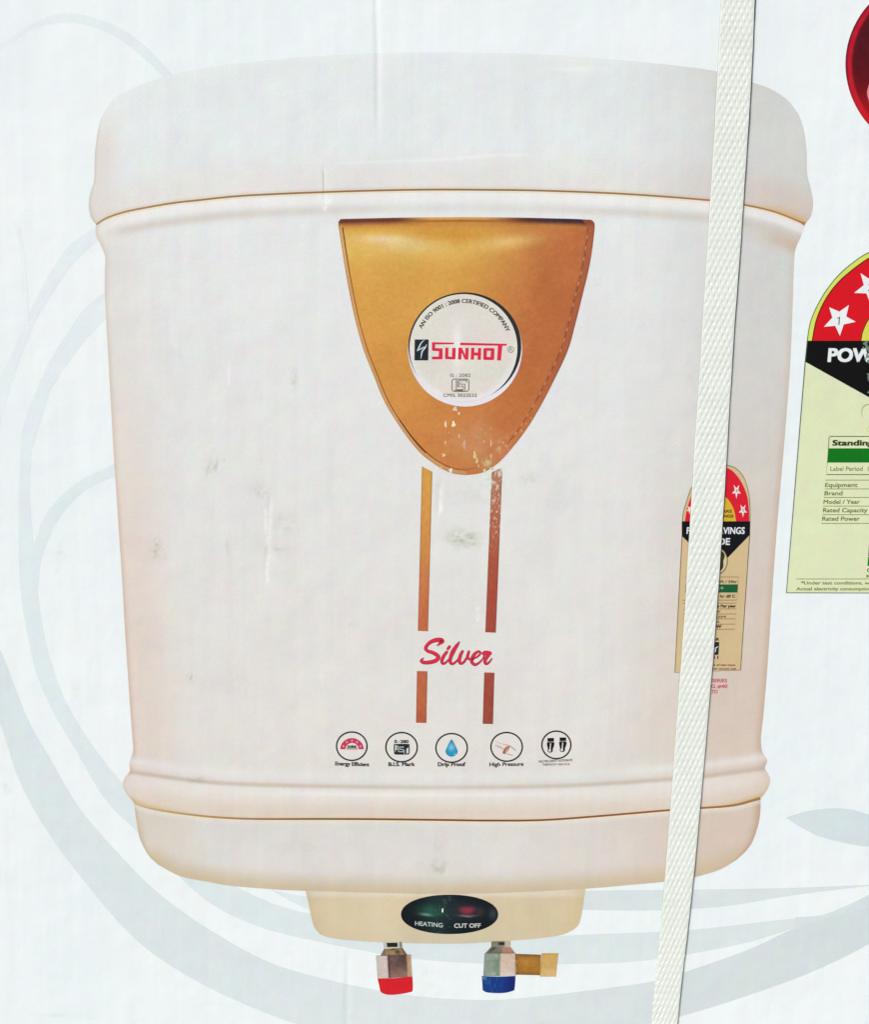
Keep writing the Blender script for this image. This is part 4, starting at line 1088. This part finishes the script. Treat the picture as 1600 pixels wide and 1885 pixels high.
s1 = Shape(); s1.poly([(1526.8, 566), (1545.4, 574), (1563, 561.7), (1558, 583), (1575.5, 592.7), (1553.5, 597.5), (1546.3, 618.5), (1537.8, 600), (1516.8, 602), (1532.5, 585)], WH); s1.build("star", 4, biglabel)
for sx_, sy_, ro in ((1603.5, 529.5, 126), (AX, 508, 90), (1706.5, 529.5, 54), (1765, 590, 90)):
    Shape().star(sx_, sy_, 32.5, WH, ro, 1.0, 0.42).build("star", 4, biglabel)
s_ = Shape(); s_.ribbon([(1542.2, 586), (1545.8, 583.4), (1544.6, 597.4)], 1.9, (40, 58, 62), smooth=False); s_.text("2", 1598, 1607, 536, 14, (40, 58, 62), 0.01); s_.text("3", 1651, 1660, 515, 14, (40, 58, 62)); s_.build("lettering", 5, biglabel)
s_ = Shape(); s_.poly([(1485.6, 627.6), (1824, 627.6), (1826, 668), (1655, 762), (1482.6, 666)], (10, 10, 12)); s_.build("black_panel", 4, biglabel)
s_ = Shape(); s_.text("POWER SAVINGS", 1523.5, 1797, 665.6, 23.4, (228, 234, 236), 0.045); s_.text("GUIDE", 1596, 1712, 705, 20, (104, 110, 112), 0.045)
for wx, wy, wr in ((1594, 633, 5), (1600, 642, 7), (1597, 656, 4), (1602, 664, 6), (1590, 641, 2.4), (1599, 690, 3), (1601, 722, 4), (1593, 662, 2)):
    an = np.linspace(0, 2 * math.pi, 13, endpoint=False); rd = 1 + 0.35 * np.sin(3 * an + wx) + 0.2 * np.sin(5 * an + wy)
    s_.poly(np.stack([wx + wr * 0.8 * rd * np.cos(an), wy + wr * rd * np.sin(an)], -1), (112, 132, 122))
s_.build("lettering", 5, biglabel)
s_ = Shape(); s_.ribbon([(1588, 768), (1586.5, 756), (1592, 747), (1602, 745), (1616, 752), (1612, 770), (1596, 792), (1620, 792)], 2.4, [(206, 216, 160), (170, 182, 120), (186, 198, 136), (212, 221, 166), (212, 222, 158), (210, 221, 150)]); s_.build("rating_figure", 2, biglabel)
s_ = Shape()
GL = (112, 118, 66)
s_.ribbon([(1528, 803.4), (1788, 803.8), (1783, 874), (1521.6, 873.6), (1526.8, 804)], 1.5, (96, 104, 52), smooth=False, cap=False)
for yy_, xs_ in ((883.8, 1520), (900, 1519), (915.6, 1517), (931.6, 1515.6), (947.4, 1514), (963.4, 1512.6), (1065.6, 1466)):
    s_.ribbon([(xs_, yy_), (1788 - (yy_ - 803) * 0.02, yy_)], 1.0, GL, smooth=False, cap=False)
s_.build("table_rule", 3, biglabel)
s_ = Shape(); s_.poly([(1525.6, 825.4), (1786, 825.4), (1784, 851.6), (1523.6, 851.6)], (6, 116, 26)); s_.build("green_bar", 2, biglabel)
s_ = Shape()
OL = (112, 122, 44)
s_.text("Standing Losses", 1532, 1674, 820, 9.6, (50, 60, 30), 0.045)
s_.text("Label Period  1st", 1528.5, 1610, 866.8, 7.8, (120, 132, 66), 0.01)
for t_, x0_, x1_, yb_ in (("Equipment", 1519, 1578.8, 896.4), ("Brand", 1517.8, 1551, 911.6), ("Model / Year", 1516, 1583, 927.4), ("Rated Capacity", 1515, 1597, 942.8), ("Rated Power", 1513.6, 1582.6, 958.4)):
    s_.text(t_, x0_, x1_, yb_, 7.4, OL, 0.02)
s_.text("*Under test conditions, when tested", 1474.5, 1651, 1075.6, 5.6, (126, 130, 58), 0.022)
s_.text("Actual electricity consumption will depend", 1466, 1660, 1086.4, 5.6, (126, 130, 58), 0.022)
s_.text("C", 1596, 1603, 1053, 7, (84, 92, 40), 0.03); s_.text("st", 1594.6, 1603, 1062.4, 6, (110, 116, 56), 0.03)
s_.build("lettering", 3, biglabel)
s_ = Shape(); s_.poly([(1600, 1003), (1700, 1003), (1698, 1024), (1598.6, 1024)], (44, 52, 76)); s_.poly([(1598.4, 1025), (1698, 1025), (1696, 1041.5), (1597, 1041.5)], (14, 122, 20)); s_.build("logo_square", 2, biglabel)

# ------------------------------------------------------------------ red medallion, top right
n_, m_ = 120, 44
a = np.linspace(0, 2 * math.pi, n_, endpoint=False)[None]; r_ = np.linspace(0, 1, m_)[:, None] ** 0.6
mx = 1733.0 + 176.4 * r_ * np.cos(a); my = 119 + 170 * r_ * np.sin(a)
my = np.where(my < 119, 119 - (119 - my) * 0.99, my)
rpx = 176.4 * (1 - r_) + 0 * a
c = np.tile(np.array([94, 14, 24], float), mx.shape + (1,))
c = mixc(c, (172, 14, 18), sstep(125, 225, my) * 0.9)
c = mixc(c, (70, 20, 30), np.exp(-((my - 70) / 60) ** 2) * 0.5)
c = mixc(c, (198, 26, 46), sstep(14, 10, rpx) * 0.92)
c = mixc(c, (206, 26, 36), sstep(14, 10, rpx) * sstep(160, 230, my) * 0.9)
c = mixc(c, (92, 16, 40), sstep(4.0, 1.5, rpx) * sstep(215, 120, my) * 0.9)
c = mixc(c, (150, 20, 30), sstep(3.0, 0.8, rpx) * sstep(120, 215, my) * 0.6)
c = c + ((fnoise(mx / 6.0, my / 6.0) - 0.5) * 16)[..., None]
df = [(i * n_ + j, i * n_ + (j + 1) % n_, (i + 1) * n_ + (j + 1) % n_, (i + 1) * n_ + j) for i in range(m_ - 1) for j in range(n_)]
medal = print_mesh("red_medallion", np.stack([mx.ravel(), my.ravel()], -1), df, c.reshape(-1, 3), 1, carton, label="dark red round medallion with a crimson rim, cut by the top right corner")
s_ = Shape(); s_.ribbon([(1602, 158), (1599, 172), (1603, 188)], 5, (226, 150, 152)); s_.build("medallion_mark", 2, medal)


# ------------------------------------------------------------------ packing strap
SR = spline([(1399, -95), (1389.5, 0), (1382.5, 160), (1368.5, 375), (1352.5, 600), (1340, 800), (1328, 1000), (1310.5, 1240), (1283, 1550), (1269, 1685), (1246.5, 1885), (1234, 1995)], 1300)
SL = spline([(1336, -95), (1327, 0), (1319, 160), (1307, 375), (1293, 600), (1280, 800), (1268, 1000), (1252, 1240), (1229, 1550), (1217.5, 1685), (1199, 1885), (1186, 1995)], 1300)
top_y, bot_y = -79.0, 1988.0
N, M = 1250, 44
ys = np.linspace(top_y, bot_y, N)
xr = np.interp(ys, SR[:, 1], SR[:, 0]); xl = np.interp(ys, SL[:, 1], SL[:, 0])
xl = xl + 1.3 * np.sin(2 * math.pi * ys / 12.25) * sstep(1640, 1800, ys) + 1.6 * (fnoise(ys / 60.0, 0 * ys + 4.4) - 0.5)
xr = xr + 1.4 * (fnoise(ys / 75.0, 0 * ys + 9.7) - 0.5)
tt = np.linspace(0, 1, M)[None]
X = xl[:, None] * (1 - tt) + xr[:, None] * tt; Y = np.repeat(ys[:, None], M, 1)
# woven relief: staggered elongated dimples, ~1.1 x 1.2 mm pitch... in strap coordinates (mm)
wmm = 12.4
a_ = tt * wmm + 0 * Y; b_ = Y * 0.2
skew = sstep(250, 900, Y) * 0.28
h = np.zeros_like(X)
PX, PY = 2.1, 2.45
bi = np.floor(b_ / PY)
for dj in (-1, 0, 1):
    row = bi + dj
    yc = (row + 0.5) * PY
    aa_ = a_ - (b_ - yc) * -skew
    off = (row % 2) * PX / 2
    xi = (aa_ - off) / PX; fx = xi - np.round(xi)
    jit = (vnoise(row * 3.7 + 0.5, np.round(xi) * 5.3 + 0.5) - 0.5)
    h += np.exp(-(fx * PX / (0.30 + 0.1 * jit)) ** 2 - ((b_ - yc - 0.3 * jit) / 0.80) ** 2) * (0.85 + 0.5 * jit)
edge = np.minimum(tt, 1 - tt) * wmm
relief = -0.00030 * h * sstep(0.2, 0.9, edge) - 0.00022 * np.exp(-(edge / 0.35) ** 2)
relief = relief + 0.00003 * (fnoise(a_ * 2.0, b_ * 0.7) - 0.5)
lift = 0.00062 + 0.0008 * tt + 0.0003 * (fnoise(b_ / 40, 0 * b_) - 0.5)
H = lift + relief
V = P(X.ravel(), Y.ravel(), 0.0)
Hf = H.ravel()
k_ = (-Hf - CAM.y) / (0.0 - CAM.y)            # same line of sight, H in front of the panel
V = np.stack([CAM.x + (V[:, 0] - CAM.x) * k_, -Hf, CAM.z + (V[:, 2] - CAM.z) * k_], -1)
faces = [tuple(int(i) for i in f[::-1]) for f in grid_faces(M, N)]
under = V[np.concatenate([np.arange(N) * M, np.arange(N) * M + M - 1])].copy()
under[:, 1] += 0.00045
under[:N, 1] = -0.00030
nb = len(V)
V2 = np.vstack([V, under])
for i in range(N - 1):
    faces.append((i * M, (i + 1) * M, nb + i + 1, nb + i))
    faces.append((i * M + M - 1, nb + N + i, nb + N + i + 1, (i + 1) * M + M - 1))
    faces.append((nb + i, nb + i + 1, nb + N + i + 1, nb + N + i))
# the strap goes on over the top, down the back and under the carton
V2 = list(map(tuple, V2))
def turn(xa, xb, pts, start_ids):
    prev = start_ids
    for (yy_, zz_, ny, nz_) in pts:
        b0 = len(V2)
        for e in (0.0, 0.0005):
            V2.append((xa, yy_ - ny * e, zz_ - nz_ * e)); V2.append((xb, yy_ - ny * e, zz_ - nz_ * e))
        cur = [b0, b0 + 1, b0 + 3, b0 + 2]
        for i in range(4):
            j = (i + 1) % 4
            faces.append((prev[i], prev[j], cur[j], cur[i]))
        prev = cur
    return prev
t0 = [0, M - 1, nb + N, nb]
xa, xb = float(V[0, 0]), float(V[M - 1, 0])
zt = ZT + g + BOARD
xc, xd = float(V[(N - 1) * M, 0]), float(V[N * M - 1, 0])
e_ = 0.0012
turn(xa, xb, [(-0.0008, zt + 0.0006, -0.7, 0.7), (0.0006, zt + e_, 0, 1), (DEPTH / 2, zt + e_ + 0.0003, 0, 1), (DEPTH - 0.0004, zt + e_, 0, 1), (DEPTH + 0.0008, zt + 0.0004, 0.7, 0.7), (DEPTH + e_, ZT * 0.5, 1, 0), (DEPTH + e_, 0.004, 1, 0)], t0)
l0 = (N - 1) * M
turn(xc, xd, [(-0.0006, 0.0014, -0.7, -0.7), (0.0010, 0.0007, 0, -1), (DEPTH - 0.001, 0.0007, 0, -1), (DEPTH + 0.0008, 0.0012, 0.7, -0.7), (DEPTH + e_ + 0.0006, 0.01, 1, 0)], [nb + N - 1, nb + 2 * N - 1, l0 + M - 1, l0])
strap = raw_mesh("packing_strap", V2, faces, M_STRAP, None, smooth=True,
                 label="white woven plastic packing strap pulled tight down the right side of the carton", cat="strap")
# added dark bead, painting in the strap's contact shadow along its right edge
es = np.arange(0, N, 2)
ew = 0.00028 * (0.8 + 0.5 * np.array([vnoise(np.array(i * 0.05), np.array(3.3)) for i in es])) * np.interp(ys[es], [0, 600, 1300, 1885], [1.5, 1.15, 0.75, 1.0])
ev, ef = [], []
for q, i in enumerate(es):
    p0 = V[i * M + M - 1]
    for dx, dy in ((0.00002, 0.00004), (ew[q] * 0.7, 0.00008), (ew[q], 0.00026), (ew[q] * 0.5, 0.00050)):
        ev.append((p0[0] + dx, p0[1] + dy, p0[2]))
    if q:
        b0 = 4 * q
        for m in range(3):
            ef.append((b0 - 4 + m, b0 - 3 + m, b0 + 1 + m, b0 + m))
raw_mesh("strap_edge_shadow", ev, ef, M_EDGE, strap, smooth=True, label="painted shadow line along the right edge of the strap")
